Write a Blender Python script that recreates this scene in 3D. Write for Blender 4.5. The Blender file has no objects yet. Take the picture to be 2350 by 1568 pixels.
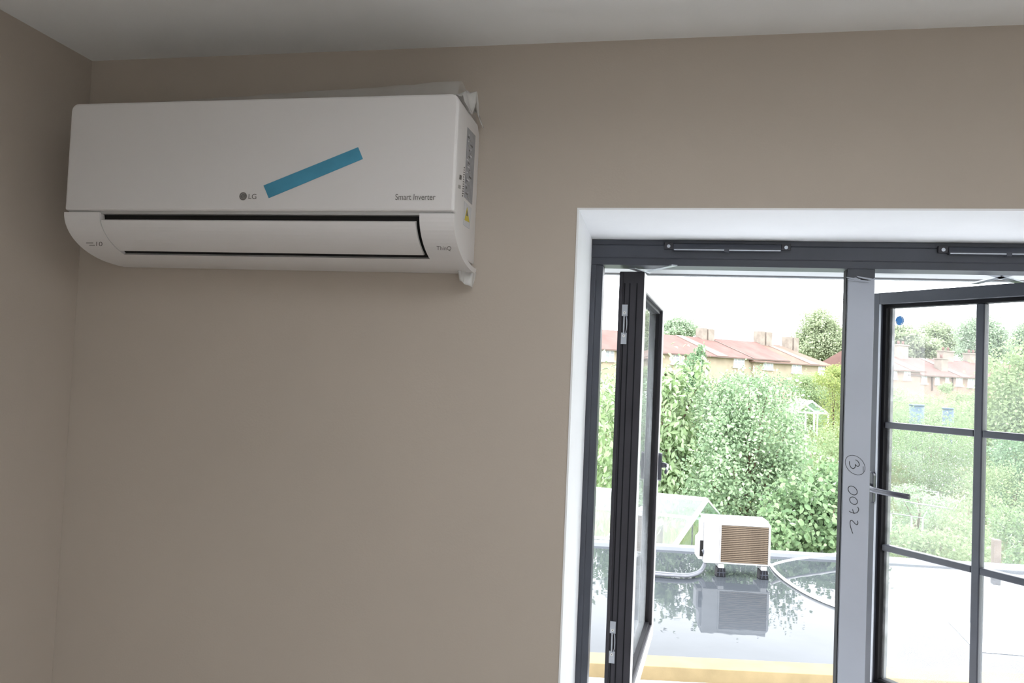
import bpy, bmesh, math, random
import numpy as np
from mathutils import Vector, Matrix

scene = bpy.context.scene
# ------------------------------------------------------------------ camera
W, H, F = 2350.0, 1568.0, 1720.0
YAW, PITCH, ROLL = math.radians(10.738), math.radians(2.130), math.radians(2.472)
D, EYE = 1.5377, 1.70
CAM = Vector((0, -D, EYE))
_f = Vector((-math.sin(YAW) * math.cos(PITCH), math.cos(YAW) * math.cos(PITCH), math.sin(PITCH)))
_r = Vector((math.cos(YAW), math.sin(YAW), 0))
_u = _r.cross(_f)
RT = _r * math.cos(ROLL) + _u * math.sin(ROLL)
UP = _u * math.cos(ROLL) - _r * math.sin(ROLL)
FW = _f
cd = bpy.data.cameras.new('camera')
cd.sensor_fit = 'HORIZONTAL'; cd.sensor_width = 36.0; cd.lens = 36.0 * F / W
cd.clip_start = 0.02; cd.clip_end = 2000
cam = bpy.data.objects.new('camera', cd)
scene.collection.objects.link(cam)
cam.matrix_world = Matrix(((RT.x, UP.x, -FW.x, CAM.x), (RT.y, UP.y, -FW.y, CAM.y), (RT.z, UP.z, -FW.z, CAM.z), (0, 0, 0, 1)))
scene.camera = cam

# ------------------------------------------------------------------ sky, exposure
SKY = 7.0
wd = bpy.data.worlds.new('overcast_sky'); scene.world = wd; wd.use_nodes = True
bg = wd.node_tree.nodes['Background']
bg.inputs[0].default_value = (0.93, 0.965, 1.0, 1); bg.inputs[1].default_value = SKY
scene.view_settings.view_transform = 'Standard'
scene.view_settings.look = 'None'
scene.view_settings.exposure = 0.0
scene.view_settings.gamma = 1.0
scene.view_settings.use_curve_mapping = False

# ------------------------------------------------------------------ pixel -> place helpers
def ray(px, py):
    return FW + RT * ((px - W / 2) / F) - UP * ((py - H / 2) / F)
def PY(px, py, y):
    r = ray(px, py); return CAM + r * ((y + D) / r.y)
def PZ(px, py, z):
    r = ray(px, py); return CAM + r * ((z - EYE) / r.z)
def PX(px, py, x):
    r = ray(px, py); return CAM + r * (x / r.x)
def PP(px, py, p0, n):
    r = ray(px, py); return CAM + r * ((p0 - CAM).dot(n) / r.dot(n))

# ------------------------------------------------------------------ materials
def nt(name):
    m = bpy.data.materials.new(name); m.use_nodes = True
    return m, m.node_tree, m.node_tree.nodes['Principled BSDF']
def mat(name, col, rough=0.5, spec=0.5, var=0.0, scale=8.0, bump=0.0, bscale=60.0, metal=0.0, coat=0.0):
    m, t, b = nt(name)
    b.inputs['Base Color'].default_value = (*col, 1)
    b.inputs['Roughness'].default_value = rough
    b.inputs['Specular IOR Level'].default_value = spec
    b.inputs['Metallic'].default_value = metal
    b.inputs['Coat Weight'].default_value = coat
    tc = t.nodes.new('ShaderNodeTexCoord')
    if var > 0:
        n = t.nodes.new('ShaderNodeTexNoise'); n.inputs['Scale'].default_value = scale; n.inputs['Detail'].default_value = 5
        t.links.new(tc.outputs['Object'], n.inputs['Vector'])
        r = t.nodes.new('ShaderNodeValToRGB')
        r.color_ramp.elements[0].position = 0.3; r.color_ramp.elements[1].position = 0.7
        r.color_ramp.elements[0].color = (*[max(0, c * (1 - var)) for c in col], 1)
        r.color_ramp.elements[1].color = (*[min(1, c * (1 + var)) for c in col], 1)
        t.links.new(n.outputs['Fac'], r.inputs['Fac']); t.links.new(r.outputs['Color'], b.inputs['Base Color'])
    if bump > 0:
        n2 = t.nodes.new('ShaderNodeTexNoise'); n2.inputs['Scale'].default_value = bscale; n2.inputs['Detail'].default_value = 4
        t.links.new(tc.outputs['Object'], n2.inputs['Vector'])
        bp = t.nodes.new('ShaderNodeBump'); bp.inputs['Strength'].default_value = bump; bp.inputs['Distance'].default_value = 0.01
        t.links.new(n2.outputs['Fac'], bp.inputs['Height']); t.links.new(bp.outputs['Normal'], b.inputs['Normal'])
    return m
def glass_mat(name, dirt_sheen=0.05, tint=(1, 1, 1), dirt_sheen_col=(0.9, 0.95, 1.0), patch=0.0, ior=1.5):
    m = bpy.data.materials.new(name); m.use_nodes = True; t = m.node_tree
    for n in list(t.nodes): t.nodes.remove(n)
    out = t.nodes.new('ShaderNodeOutputMaterial')
    tr = t.nodes.new('ShaderNodeBsdfTransparent'); tr.inputs[0].default_value = (*tint, 1)
    gl = t.nodes.new('ShaderNodeBsdfGlossy'); gl.inputs['Roughness'].default_value = 0.0
    fr = t.nodes.new('ShaderNodeFresnel'); fr.inputs['IOR'].default_value = ior
    m1 = t.nodes.new('ShaderNodeMixShader')
    ge = t.nodes.new('ShaderNodeNewGeometry'); iv = t.nodes.new('ShaderNodeMath'); iv.operation = 'SUBTRACT'; iv.inputs[0].default_value = 1.0
    mu = t.nodes.new('ShaderNodeMath'); mu.operation = 'MULTIPLY'
    t.links.new(ge.outputs['Backfacing'], iv.inputs[1]); t.links.new(iv.outputs[0], mu.inputs[0]); t.links.new(fr.outputs[0], mu.inputs[1])
    t.links.new(mu.outputs[0], m1.inputs[0]); t.links.new(tr.outputs[0], m1.inputs[1]); t.links.new(gl.outputs[0], m1.inputs[2])
    df = t.nodes.new('ShaderNodeBsdfDiffuse'); df.inputs[0].default_value = (*dirt_sheen_col, 1)
    tl = t.nodes.new('ShaderNodeBsdfTranslucent'); tl.inputs[0].default_value = (*dirt_sheen_col, 1)
    m2 = t.nodes.new('ShaderNodeMixShader'); m2.inputs[0].default_value = 0.6
    t.links.new(df.outputs[0], m2.inputs[1]); t.links.new(tl.outputs[0], m2.inputs[2])
    m3 = t.nodes.new('ShaderNodeMixShader'); m3.inputs[0].default_value = dirt_sheen
    if patch > 0:
        tc = t.nodes.new('ShaderNodeTexCoord')
        n = t.nodes.new('ShaderNodeTexNoise'); n.inputs['Scale'].default_value = 3; n.inputs['Detail'].default_value = 6
        mr = t.nodes.new('ShaderNodeMapRange'); mr.inputs[1].default_value = .35; mr.inputs[2].default_value = .65
        mr.inputs[3].default_value = dirt_sheen; mr.inputs[4].default_value = dirt_sheen + patch
        t.links.new(tc.outputs['Object'], n.inputs['Vector']); t.links.new(n.outputs['Fac'], mr.inputs[0]); t.links.new(mr.outputs[0], m3.inputs[0])
    t.links.new(m1.outputs[0], m3.inputs[1]); t.links.new(m2.outputs[0], m3.inputs[2])
    t.links.new(m3.outputs[0], out.inputs[0])
    return m
def leaf_mat(name, c1, c2, trans=0.4, gloss=0.0):
    m = bpy.data.materials.new(name); m.use_nodes = True; t = m.node_tree
    for n in list(t.nodes): t.nodes.remove(n)
    out = t.nodes.new('ShaderNodeOutputMaterial')
    at = t.nodes.new('ShaderNodeAttribute'); at.attribute_name = 'tint'
    rp = t.nodes.new('ShaderNodeValToRGB')
    rp.color_ramp.elements[0].color = (*c1, 1); rp.color_ramp.elements[1].color = (*c2, 1)
    t.links.new(at.outputs['Fac'], rp.inputs[0])
    df = t.nodes.new('ShaderNodeBsdfDiffuse'); tl = t.nodes.new('ShaderNodeBsdfTranslucent')
    t.links.new(rp.outputs[0], df.inputs[0]); t.links.new(rp.outputs[0], tl.inputs[0])
    mx = t.nodes.new('ShaderNodeMixShader'); mx.inputs[0].default_value = trans
    t.links.new(df.outputs[0], mx.inputs[1]); t.links.new(tl.outputs[0], mx.inputs[2])
    last = mx
    if gloss > 0:
        g = t.nodes.new('ShaderNodeBsdfGlossy'); g.inputs['Roughness'].default_value = 0.35
        lw = t.nodes.new('ShaderNodeLayerWeight'); lw.inputs[0].default_value = gloss
        m2 = t.nodes.new('ShaderNodeMixShader')
        t.links.new(lw.outputs['Fresnel'], m2.inputs[0]); t.links.new(mx.outputs[0], m2.inputs[1]); t.links.new(g.outputs[0], m2.inputs[2])
        last = m2
    t.links.new(last.outputs[0], out.inputs[0])
    return m
def film_mat(name, col=(0.9, 0.9, 0.9), op=0.35, rough=0.25):
    m = bpy.data.materials.new(name); m.use_nodes = True; t = m.node_tree
    b = t.nodes['Principled BSDF']; out = t.nodes['Material Output']
    b.inputs['Base Color'].default_value = (*col, 1); b.inputs['Roughness'].default_value = rough
    tr = t.nodes.new('ShaderNodeBsdfTransparent')
    mx = t.nodes.new('ShaderNodeMixShader')
    tc = t.nodes.new('ShaderNodeTexCoord'); n = t.nodes.new('ShaderNodeTexNoise'); n.inputs['Scale'].default_value = 14
    mr = t.nodes.new('ShaderNodeMapRange'); mr.inputs[1].default_value = .3; mr.inputs[2].default_value = .7
    mr.inputs[3].default_value = op * .7; mr.inputs[4].default_value = min(1, op * 1.3)
    t.links.new(tc.outputs['Object'], n.inputs['Vector']); t.links.new(n.outputs['Fac'], mr.inputs[0]); t.links.new(mr.outputs[0], mx.inputs[0])
    t.links.new(tr.outputs[0], mx.inputs[1]); t.links.new(b.outputs[0], mx.inputs[2]); t.links.new(mx.outputs[0], out.inputs[0])
    return m

M = {}
M['wall'] = mat('taupe_wall_paint', (0.48, 0.42, 0.36), 0.85, 0.25, var=0.02, scale=3, bump=0.04, bscale=220)
M['ceil'] = mat('white_ceiling_paint', (0.86, 0.86, 0.85), 0.9, 0.2, var=0.01, scale=4, bump=0.03, bscale=200)
M['reveal'] = mat('white_reveal_paint', (0.86, 0.865, 0.88), 0.7, 0.3, var=0.015, scale=9, bump=0.03, bscale=150)
M['floor'] = mat('pale_bounce_floor', (0.62, 0.60, 0.58), 0.5, 0.4, var=0.2, scale=5)  # unseen floor, made pale to bounce light onto the ceiling
M['render'] = mat('pale_render', (0.7, 0.7, 0.68), 0.9, 0.2, var=0.05, bump=0.1)
M['ac'] = mat('white_abs_plastic', (0.72, 0.695, 0.685), 0.32, 0.45, var=0.01, scale=4)
M['ac_seam'] = mat('grey_seam_plastic', (0.45, 0.44, 0.43), 0.4)
M['black'] = mat('black_plastic', (0.012, 0.011, 0.011), 0.6, 0.3, var=0.1)
M['ink'] = mat('grey_print', (0.16, 0.15, 0.14), 0.6, 0.3, var=0.05)
M['ink2'] = mat('silver_print', (0.36, 0.35, 0.34), 0.5, 0.3, var=0.05)
M['tape'] = mat('blue_tape', (0.07, 0.29, 0.43), 0.55, 0.35, var=0.12, scale=18)
M['sticker'] = mat('grey_sticker', (0.33, 0.33, 0.35), 0.5, 0.3, var=0.15, scale=60)
M['sticker_lt'] = mat('pale_sticker', (0.62, 0.62, 0.64), 0.5, 0.3, var=0.06, scale=40)
M['yellow'] = mat('warning_yellow', (0.62, 0.50, 0.06), 0.5, 0.3, var=0.05)
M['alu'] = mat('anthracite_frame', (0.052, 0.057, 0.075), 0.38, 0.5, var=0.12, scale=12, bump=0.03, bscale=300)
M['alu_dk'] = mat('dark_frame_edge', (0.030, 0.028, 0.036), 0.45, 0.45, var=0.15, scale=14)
M['gasket'] = mat('black_gasket', (0.01, 0.01, 0.013), 0.7, 0.2, var=0.2)
M['spacer'] = mat('scuffed_spacer_bar', (0.16, 0.16, 0.17), 0.35, 0.5, var=0.75, scale=22, metal=0.5)
M['film'] = mat('lilac_grey_film', (0.43, 0.46, 0.53), 0.35, 0.4, var=0.04, scale=5, bump=0.05, bscale=25)
M['film_w'] = mat('white_film', (0.80, 0.80, 0.83), 0.35, 0.4, var=0.05, scale=8, bump=0.08, bscale=30)
M['steel'] = mat('zinc_steel', (0.50, 0.53, 0.58), 0.32, 0.5, var=0.12, scale=40, metal=0.75)
M['handle'] = mat('grey_satin_handle', (0.07, 0.073, 0.092), 0.25, 0.55, var=0.05, metal=0.2)
M['glass'] = glass_mat('hazy_glass', 0.034, patch=0.026)
M['glass_l'] = glass_mat('clear_glass', 0.04, patch=0.11)  # milky patches stand in for the bright reflection on the left pane
M['ghglass'] = glass_mat('greenhouse_glass', 0.02, tint=(0.88, 0.95, 0.90), patch=0.05, ior=1.66)
M['pvc'] = mat('white_pvc', (0.82, 0.83, 0.85), 0.35, 0.45, var=0.02)
M['fascia_grey'] = mat('grey_fascia_edge', (0.25, 0.26, 0.28), 0.5, 0.4, var=0.05)
M['timber'] = mat('fresh_timber', (0.22, 0.165, 0.085), 0.7, 0.25, var=0.12, scale=6, bump=0.1)
M['post'] = mat('weathered_post', (0.20, 0.16, 0.13), 0.8, 0.2, var=0.15, scale=9)
M['odu'] = mat('outdoor_unit_paint', (0.45, 0.45, 0.455), 0.4, 0.4, var=0.015)
M['coil'] = mat('brown_coil', (0.075, 0.053, 0.037), 0.55, 0.3, var=0.25, scale=60)
M['slat'] = mat('tan_grille', (0.17, 0.128, 0.092), 0.5, 0.3, var=0.12, scale=30)
M['rubber'] = mat('black_rubber', (0.008, 0.008, 0.011), 0.6, 0.3, var=0.1)
M['pipe'] = mat('grey_pipe_lagging', (0.15, 0.155, 0.175), 0.55, 0.35, var=0.1, scale=20)
M['hose'] = mat('white_hose', (0.80, 0.80, 0.79), 0.45, 0.4, var=0.03)
M['kerb'] = mat('pale_grey_kerb', (0.15, 0.16, 0.18), 0.5, 0.3, var=0.05)
M['sheet'] = mat('white_membrane', (0.62, 0.64, 0.67), 0.6, 0.3, var=0.04)
M['bark'] = mat('bark', (0.16, 0.12, 0.085), 0.9, 0.15, var=0.3, scale=14, bump=0.3)
M['grass'] = mat('meadow_grass', (0.12, 0.155, 0.06), 0.9, 0.1, var=0.35, scale=0.6, bump=0.5, bscale=6)
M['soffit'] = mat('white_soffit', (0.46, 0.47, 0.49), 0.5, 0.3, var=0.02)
M['pole'] = mat('pale_grey_pole', (0.30, 0.31, 0.32), 0.5, 0.3, var=0.05)
M['paving'] = mat('grey_paving', (0.52, 0.51, 0.50), 0.9, 0.2, var=0.1, scale=1)
M['brick'] = mat('buff_brick', (0.33, 0.275, 0.21), 0.9, 0.15, var=0.12, scale=1.2)
M['brick_red'] = mat('rendered_pink_brick', (0.28, 0.20, 0.165), 0.9, 0.15, var=0.12, scale=1.2)
M['chimney'] = mat('chimney_brick', (0.25, 0.215, 0.185), 0.9, 0.15, var=0.2, scale=2)
M['tile'] = mat('clay_roof_tile', (0.165, 0.098, 0.086), 0.85, 0.2, var=0.16, scale=0.7, bump=0.3, bscale=8)
M['tile2'] = mat('orange_roof_tile', (0.175, 0.115, 0.090), 0.85, 0.2, var=0.16, scale=0.9, bump=0.3, bscale=8)
M['verge'] = mat('mossy_pale_tile', (0.20, 0.155, 0.135), 0.85, 0.2, var=0.12, scale=1)
M['gutter'] = mat('brown_gutter', (0.13, 0.095, 0.08), 0.6, 0.3, var=0.1)
M['wframe'] = mat('white_window_frame', (0.80, 0.80, 0.80), 0.5, 0.4, var=0.02)
M['wpane'] = mat('dull_window_glass', (0.22, 0.24, 0.26), 0.08, 0.6, var=0.2, scale=0.8)
M['blue'] = mat('faded_blue_plastic', (0.05, 0.09, 0.13), 0.5, 0.4, var=0.15, scale=2)
M['bluest'] = mat('blue_sticker', (0.05, 0.24, 0.62), 0.4, 0.4, var=0.06, scale=30)
M['wrap'] = film_mat('clear_wrap', (0.80, 0.80, 0.79), 0.13, 0.22)
M['wrap2'] = film_mat('clear_wrap_folded', (0.84, 0.83, 0.81), 0.5, 0.25)
M['fence'] = mat('grey_fence_board', (0.5, 0.46, 0.43), 0.85, 0.15, var=0.12, scale=2)
# wet flat roof: dark grey coating under a film of rain water
m, t, b = nt('wet_grey_roof'); M['roof'] = m
b.inputs['Roughness'].default_value = 0.02; b.inputs['Specular IOR Level'].default_value = 0.07
tc = t.nodes.new('ShaderNodeTexCoord')
n = t.nodes.new('ShaderNodeTexNoise'); n.inputs['Scale'].default_value = 0.9; n.inputs['Detail'].default_value = 5
t.links.new(tc.outputs['Object'], n.inputs['Vector'])
r = t.nodes.new('ShaderNodeValToRGB'); r.color_ramp.elements[0].color = (0.042, 0.047, 0.054, 1); r.color_ramp.elements[1].color = (0.054, 0.060, 0.069, 1)
r.color_ramp.elements[0].position = .35; r.color_ramp.elements[1].position = .65
t.links.new(n.outputs['Fac'], r.inputs[0]); t.links.new(r.outputs[0], b.inputs['Base Color'])
n2 = t.nodes.new('ShaderNodeTexNoise'); n2.inputs['Scale'].default_value = 5; n2.inputs['Detail'].default_value = 2
t.links.new(tc.outputs['Object'], n2.inputs['Vector'])
bp = t.nodes.new('ShaderNodeBump'); bp.inputs['Strength'].default_value = 0.04; bp.inputs['Distance'].default_value = 0.02
t.links.new(n2.outputs['Fac'], bp.inputs['Height']); t.links.new(bp.outputs['Normal'], b.inputs['Normal'])

# ------------------------------------------------------------------ object helpers
COL = scene.collection
WL = {}                      # world location of every object that parents something
def setp(o, label=None, cat=None, group=None, kind=None):
    if label: o['label'] = label
    if cat: o['category'] = cat
    if group: o['group'] = group
    if kind: o['kind'] = kind
    return o
def attach(o, parent, loc):
    o.location = loc; WL[o.name] = Vector(loc)
    if parent is not None:
        o.parent = parent
        o.matrix_parent_inverse = Matrix.Translation(-WL[parent.name])
def empty(name, loc, label=None, cat=None, group=None, kind=None):
    o = bpy.data.objects.new(name, None); o.empty_display_size = 0.1
    COL.objects.link(o); attach(o, None, loc)
    return setp(o, label, cat, group, kind)
class MB:
    def __init__(s, Mx=None):
        s.v = []; s.f = []; s.sm = []; s.M = Mx
    def add(s, vs, fs, smooth=False):
        o = len(s.v)
        for p in vs:
            p = Vector(p)
            s.v.append(s.M @ p if s.M is not None else p)
        for f in fs:
            s.f.append([i + o for i in f]); s.sm.append(smooth)
        return s
    def box(s, a, b):
        x0, x1 = sorted((a[0], b[0])); y0, y1 = sorted((a[1], b[1])); z0, z1 = sorted((a[2], b[2]))
        return s.add([(x0, y0, z0), (x1, y0, z0), (x1, y1, z0), (x0, y1, z0), (x0, y0, z1), (x1, y0, z1), (x1, y1, z1), (x0, y1, z1)],
                     [(3, 2, 1, 0), (4, 5, 6, 7), (0, 1, 5, 4), (1, 2, 6, 5), (2, 3, 7, 6), (3, 0, 4, 7)])
    def prism(s, poly, d, smooth=False):
        # poly: list of points, d: extrusion vector
        n = len(poly); d = Vector(d); P = [Vector(p) for p in poly]
        vs = P + [p + d for p in P]
        fs = [tuple(reversed(range(n))), tuple(range(n, 2 * n))]
        s.add(vs, fs); o = len(s.v) - 2 * n
        for i in range(n):
            j = (i + 1) % n
            s.f.append([o + i, o + j, o + n + j, o + n + i]); s.sm.append(smooth)
        return s
    def tube(s, pts, r, n=8, cap=True):
        P = [Vector(p) for p in pts]; R = r if isinstance(r, (list, tuple)) else [r] * len(P)
        vs = []; prev = None
        for i, p in enumerate(P):
            tg = (P[min(i + 1, len(P) - 1)] - P[max(i - 1, 0)]).normalized()
            if prev is None:
                a = tg.cross(Vector((0, 0, 1)));
                if a.length < 1e-3: a = tg.cross(Vector((0, 1, 0)))
            else:
                a = prev - tg * prev.dot(tg)
            a.normalize(); prev = a; b2 = tg.cross(a)
            for k in range(n):
                an = 2 * math.pi * k / n
                vs.append(p + (a * math.cos(an) + b2 * math.sin(an)) * R[i])
        fs = []
        for i in range(len(P) - 1):
            for k in range(n):
                fs.append((i * n + k, i * n + (k + 1) % n, (i + 1) * n + (k + 1) % n, (i + 1) * n + k))
        s.add(vs, fs, True)
        if cap:
            o = len(s.v) - len(vs)
            s.f.append([o + k for k in reversed(range(n))]); s.sm.append(False)
            s.f.append([o + (len(P) - 1) * n + k for k in range(n)]); s.sm.append(False)
        return s
    def disc(s, c, nrm, r, h, n=20):
        nrm = Vector(nrm).normalized(); c = Vector(c)
        return s.tube([c, c + nrm * h], r, n)
    def build(s, name, mt, parent=None, bevel=0.0, seg=2, weld=True):
        c = Vector((0, 0, 0))
        lo = Vector([min(p[i] for p in s.v) for i in range(3)]); hi = Vector([max(p[i] for p in s.v) for i in range(3)])
        c = (lo + hi) / 2
        me = bpy.data.meshes.new(name)
        me.from_pydata([p - c for p in s.v], [], s.f)
        me.polygons.foreach_set('use_smooth', s.sm)
        bm = bmesh.new(); bm.from_mesh(me); bmesh.ops.recalc_face_normals(bm, faces=bm.faces); bm.to_mesh(me); bm.free()
        me.materials.append(mt); me.update()
        o = bpy.data.objects.new(name, me); COL.objects.link(o)
        attach(o, parent, c)
        if bevel > 0:
            bv = o.modifiers.new('bevel', 'BEVEL'); bv.width = bevel; bv.segments = seg; bv.limit_method = 'ANGLE'; bv.angle_limit = math.radians(40)
        return o
def box(name, a, b, mt, parent=None, bevel=0.0):
    return MB().box(a, b).build(name, mt, parent, bevel)
def struct(o, label, ):
    return setp(o, label, o.name.split('_')[0], kind='structure')
def text_part(name, txt, mt, parent, origin, xdir, ydir, height=None, width=None, depth=0.0004):
    cu = bpy.data.curves.new(name, 'FONT'); cu.body = txt; cu.size = 1.0; cu.extrude = 0.0
    ob = bpy.data.objects.new(name, cu); COL.objects.link(ob)
    bpy.context.view_layer.update()
    me = bpy.data.meshes.new_from_object(ob.evaluated_get(bpy.context.evaluated_depsgraph_get()))
    bpy.data.objects.remove(ob); bpy.data.curves.remove(cu)
    co = np.empty(len(me.vertices) * 3); me.vertices.foreach_get('co', co); co = co.reshape(-1, 3)
    x0, x1 = co[:, 0].min(), co[:, 0].max(); y0, y1 = co[:, 1].min(), co[:, 1].max()
    sx = width / (x1 - x0) if width else None; sy = height / (y1 - y0) if height else None
    sx = sx or sy; sy = sy or sx
    o3, xd, yd = Vector(origin), Vector(xdir).normalized(), Vector(ydir).normalized()
    for v in me.vertices:
        x = (v.co.x - x0) * sx; y = (v.co.y - y0) * sy
        v.co = o3 + xd * x + yd * y
    c = sum((v.co for v in me.vertices), Vector()) / len(me.vertices)
    for v in me.vertices: v.co -= c
    me.materials.clear(); me.materials.append(mt)
    o = bpy.data.objects.new(name, me); COL.objects.link(o); attach(o, parent, c)
    return o

# ================================================================== ROOM
XL, XR, YB, ZC = -1.337, 2.35, -3.7, 2.39
REV = 0.34                      # depth of the window reveal
WX0, WX1, WZ0, WZ1 = -0.162, 1.10, 0.80, 2.036
T = 0.43
mb = MB()
mb.box((XL - .2, 0, -0.45), (WX0 - .004, T, ZC + .2)); mb.box((WX1 + .004, 0, -0.45), (XR + .2, T, ZC + .2))
mb.box((WX0 - .004, 0, WZ1 + .004), (WX1 + .004, T, ZC + .2)); mb.box((WX0 - .004, 0, -0.45), (WX1 + .004, T, WZ0 - .004))
struct(mb.build('wall_far', M['wall']), 'taupe painted wall with the window opening, behind the air conditioner')
struct(box('wall_left', (XL - .2, YB - .2, -.3), (XL, -.0005, ZC + .2), M['wall']), 'taupe painted side wall at the left edge of the photo')
struct(box('wall_right', (XR, YB - .2, -.3), (XR + .2, -.0005, ZC + .2), M['wall']), 'taupe painted side wall right of the window')
# ceiling with a rooflight opening behind the camera's view
SX0, SX1, SY0, SY1 = -0.15, 0.65, -1.75, -0.75
mb = MB()
mb.box((XL, YB, ZC), (SX0, 0, ZC + .2)); mb.box((SX1, YB, ZC), (XR, 0, ZC + .2))
mb.box((SX0, YB, ZC), (SX1, SY0, ZC + .2)); mb.box((SX0, SY1, ZC), (SX1, 0, ZC + .2))
struct(mb.build('ceiling', M['ceil']), 'white painted ceiling above the air conditioner')
struct(box('floor', (XL, YB, -.05), (XR, 0, 0), M['floor']), 'wooden floor of the room')
# near wall with a wide unseen opening, added and sized to light the room
DX0, DX1, DZ1 = 0.78, 2.15, 2.2
mb = MB()
mb.box((XL, YB - .2, 0), (DX0, YB, ZC)); mb.box((DX1, YB - .2, 0), (XR, YB, ZC)); mb.box((DX0, YB - .2, DZ1), (DX1, YB, ZC))
struct(mb.build('wall_near', M['wall']), 'taupe painted wall behind the viewpoint with a wide opening added for daylight')
dr = setp(empty('door_1', ((DX0 + DX1) / 2, YB - .1, 0)), 'dark framed opening added behind the viewpoint for daylight', 'door', kind='structure')
for i in range(4):
    x = DX0 + (DX1 - DX0) * i / 3
    box('door_post', (x - .03, YB - .14, 0), (x + .03, YB - .08, DZ1), M['alu'], dr)
box('door_head', (DX0, YB - .139, DZ1 - .06), (DX1, YB - .081, DZ1), M['alu'], dr)
# reveal lining
for nm, a, b_, lab in (
    ('trim_1', (WX0 - .004, -0.002, WZ1), (WX1 + .004, REV, WZ1 + .004), 'white painted head of the window reveal'),
    ('trim_2', (WX0 - .004, -0.002, WZ0), (WX0, REV, WZ1), 'white painted left side of the window reveal'),
    ('trim_3', (WX1, -0.002, WZ0), (WX1 + .004, REV, WZ1), 'white painted right side of the window reveal'),
    ('trim_4', (WX0 - .004, -0.002, WZ0 - .004), (WX1 + .004, REV, WZ0), 'white painted sill of the window reveal')):
    struct(box(nm, a, b_, M['reveal']), lab)

# ================================================================== WINDOW
win = setp(empty('window_1', (0.47, REV, WZ0)), 'dark grey two-casement window standing open to the garden', 'window', kind='structure')
ZH = 1.972
FJ0, FJ1 = -0.1325, 1.068        # clear opening
MX0, MX1 = 0.4440, 0.5040       # mullion
Y0, Y1 = REV, REV + .07
# head: stepped profile
hp = [(0, WZ1), (0, WZ1 - .013), (-.004, WZ1 - .015), (-.004, WZ1 - .045), (0, WZ1 - .047), (0, ZH), (.07, ZH), (.07, WZ1)]
MB().prism([(WX0, Y0 + y, z) for y, z in hp], (WX1 - WX0, 0, 0)).build('frame_head', M['alu'], win, .0012)
hp = [(0, 0), (0, .012), (.004, .014), (.004, FJ0 - WX0), (.07, FJ0 - WX0), (.07, 0)]
MB().prism([(WX0 + x, Y0 + y, WZ0) for y, x in hp], (0, 0, ZH - WZ0)).build('frame_jamb', M['alu'], win, .001)
MB().prism([(WX1 - x, Y0 + y, WZ0) for y, x in hp], (0, 0, ZH - WZ0)).build('frame_jamb', M['alu'], win, .001)
ml = box('mullion', (MX0, Y0, WZ0 + .04), (MX1, Y0 + .036, ZH), M['alu'], win, .0015)
box('rebate_gasket', (MX0 - .0015, Y0 + .006, WZ0 + .05), (MX0 - .0002, Y0 + .035, ZH - .002), M['gasket'], ml)  # black strip added to darken the side of the mullion
box('frame_sill', (FJ0, Y0, WZ0), (FJ1, Y1 + .03, WZ0 + .04), M['alu'], win, .002)
# peeling protective film on the mullion
ft = PY(1970, 637, Y0).z
fm = MB(); pts = [(MX0 + .001, ft - .004), (MX0 + .018, ft), (MX0 + .027, ft - .006), (MX0 + .041, ft - .010), (MX1 - .014, ft - .006), (MX1 - .001, ft - .001)]
fm.prism([(x, Y0 - .0012, z) for x, z in pts] + [(MX1 - .001, Y0 - .0012, WZ0 + .045), (MX0 + .001, Y0 - .0012, WZ0 + .045)], (0, .0011, 0))
film = fm.build('protective_film', M['film'], ml); film['label'] = 'pale lilac grey protective film with handwriting'
for i, (a, b_) in enumerate((((1942, 636), (1975, 641)), ((1965, 634), (2002, 640)), ((1945, 641), (1998, 645)))):
    p, q = PY(*a, Y0 - .002), PY(*b_, Y0 - .002)
    MB().prism([p, q, q - Vector((.004, 0, .004)), p - Vector((-.004, 0, .003))], (0, -.003, 0)).build('film_shred', M['film'], ml)
# handwriting on the film
def z1(x, y): return (1920 + x / 7.467, 1030 + y / 7.467)
def ell(cx, cy, rx, ry, rot, n=26, a0=0.0):
    out = []
    for i in range(n + 1):
        a = a0 + 2 * math.pi * i / n
        x, y = rx * math.cos(a), ry * math.sin(a)
        out.append((cx + x * math.cos(rot) - y * math.sin(rot), cy + x * math.sin(rot) + y * math.cos(rot)))
    return out
def smooth(pts, k=4):
    out = []
    P = [pts[0]] + list(pts) + [pts[-1]]
    for i in range(1, len(P) - 2):
        for j in range(k):
            t_ = j / k
            out.append(tuple(0.5 * (2 * P[i][c] + (P[i + 1][c] - P[i - 1][c]) * t_ + (2 * P[i - 1][c] - 5 * P[i][c] + 4 * P[i + 1][c] - P[i + 2][c]) * t_ ** 2 + (3 * P[i][c] - P[i - 1][c] - 3 * P[i + 1][c] + P[i + 2][c]) * t_ ** 3) for c in range(len(P[i]))))
    out.append(tuple(pts[-1])); return out
strokes = [
    (ell(318, 282, 195, 140, .78) + [(455, 372), (455, 305)], .0007),
    (smooth([(220, 215), (222, 270), (245, 320), (280, 343), (312, 325), (322, 285), (320, 268), (335, 290), (365, 305), (388, 285), (380, 240), (350, 205), (322, 194)]), .0010),
    (ell(275, 717, 90, 62, .75), .0010), (ell(290, 892, 74, 55, .72), .0010),
    (smooth([(215, 1070), (245, 1090), (295, 1103), (340, 1100), (370, 1070), (377, 1030), (357, 1000)]), .0010),
    ([(272, 1040), (285, 1080), (300, 1118)], .0010),
    (smooth([(355, 1235), (365, 1270), (352, 1305), (320, 1290), (275, 1240), (250, 1230), (232, 1250), (232, 1310), (250, 1380), (277, 1455)]), .0010)]
for pts, rr in strokes:
    P3 = [PY(*z1(*p), Y0 - .0014) for p in pts]
    MB().tube(P3, rr * .75, 6).build('handwritten_mark', M['black'], film)
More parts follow.
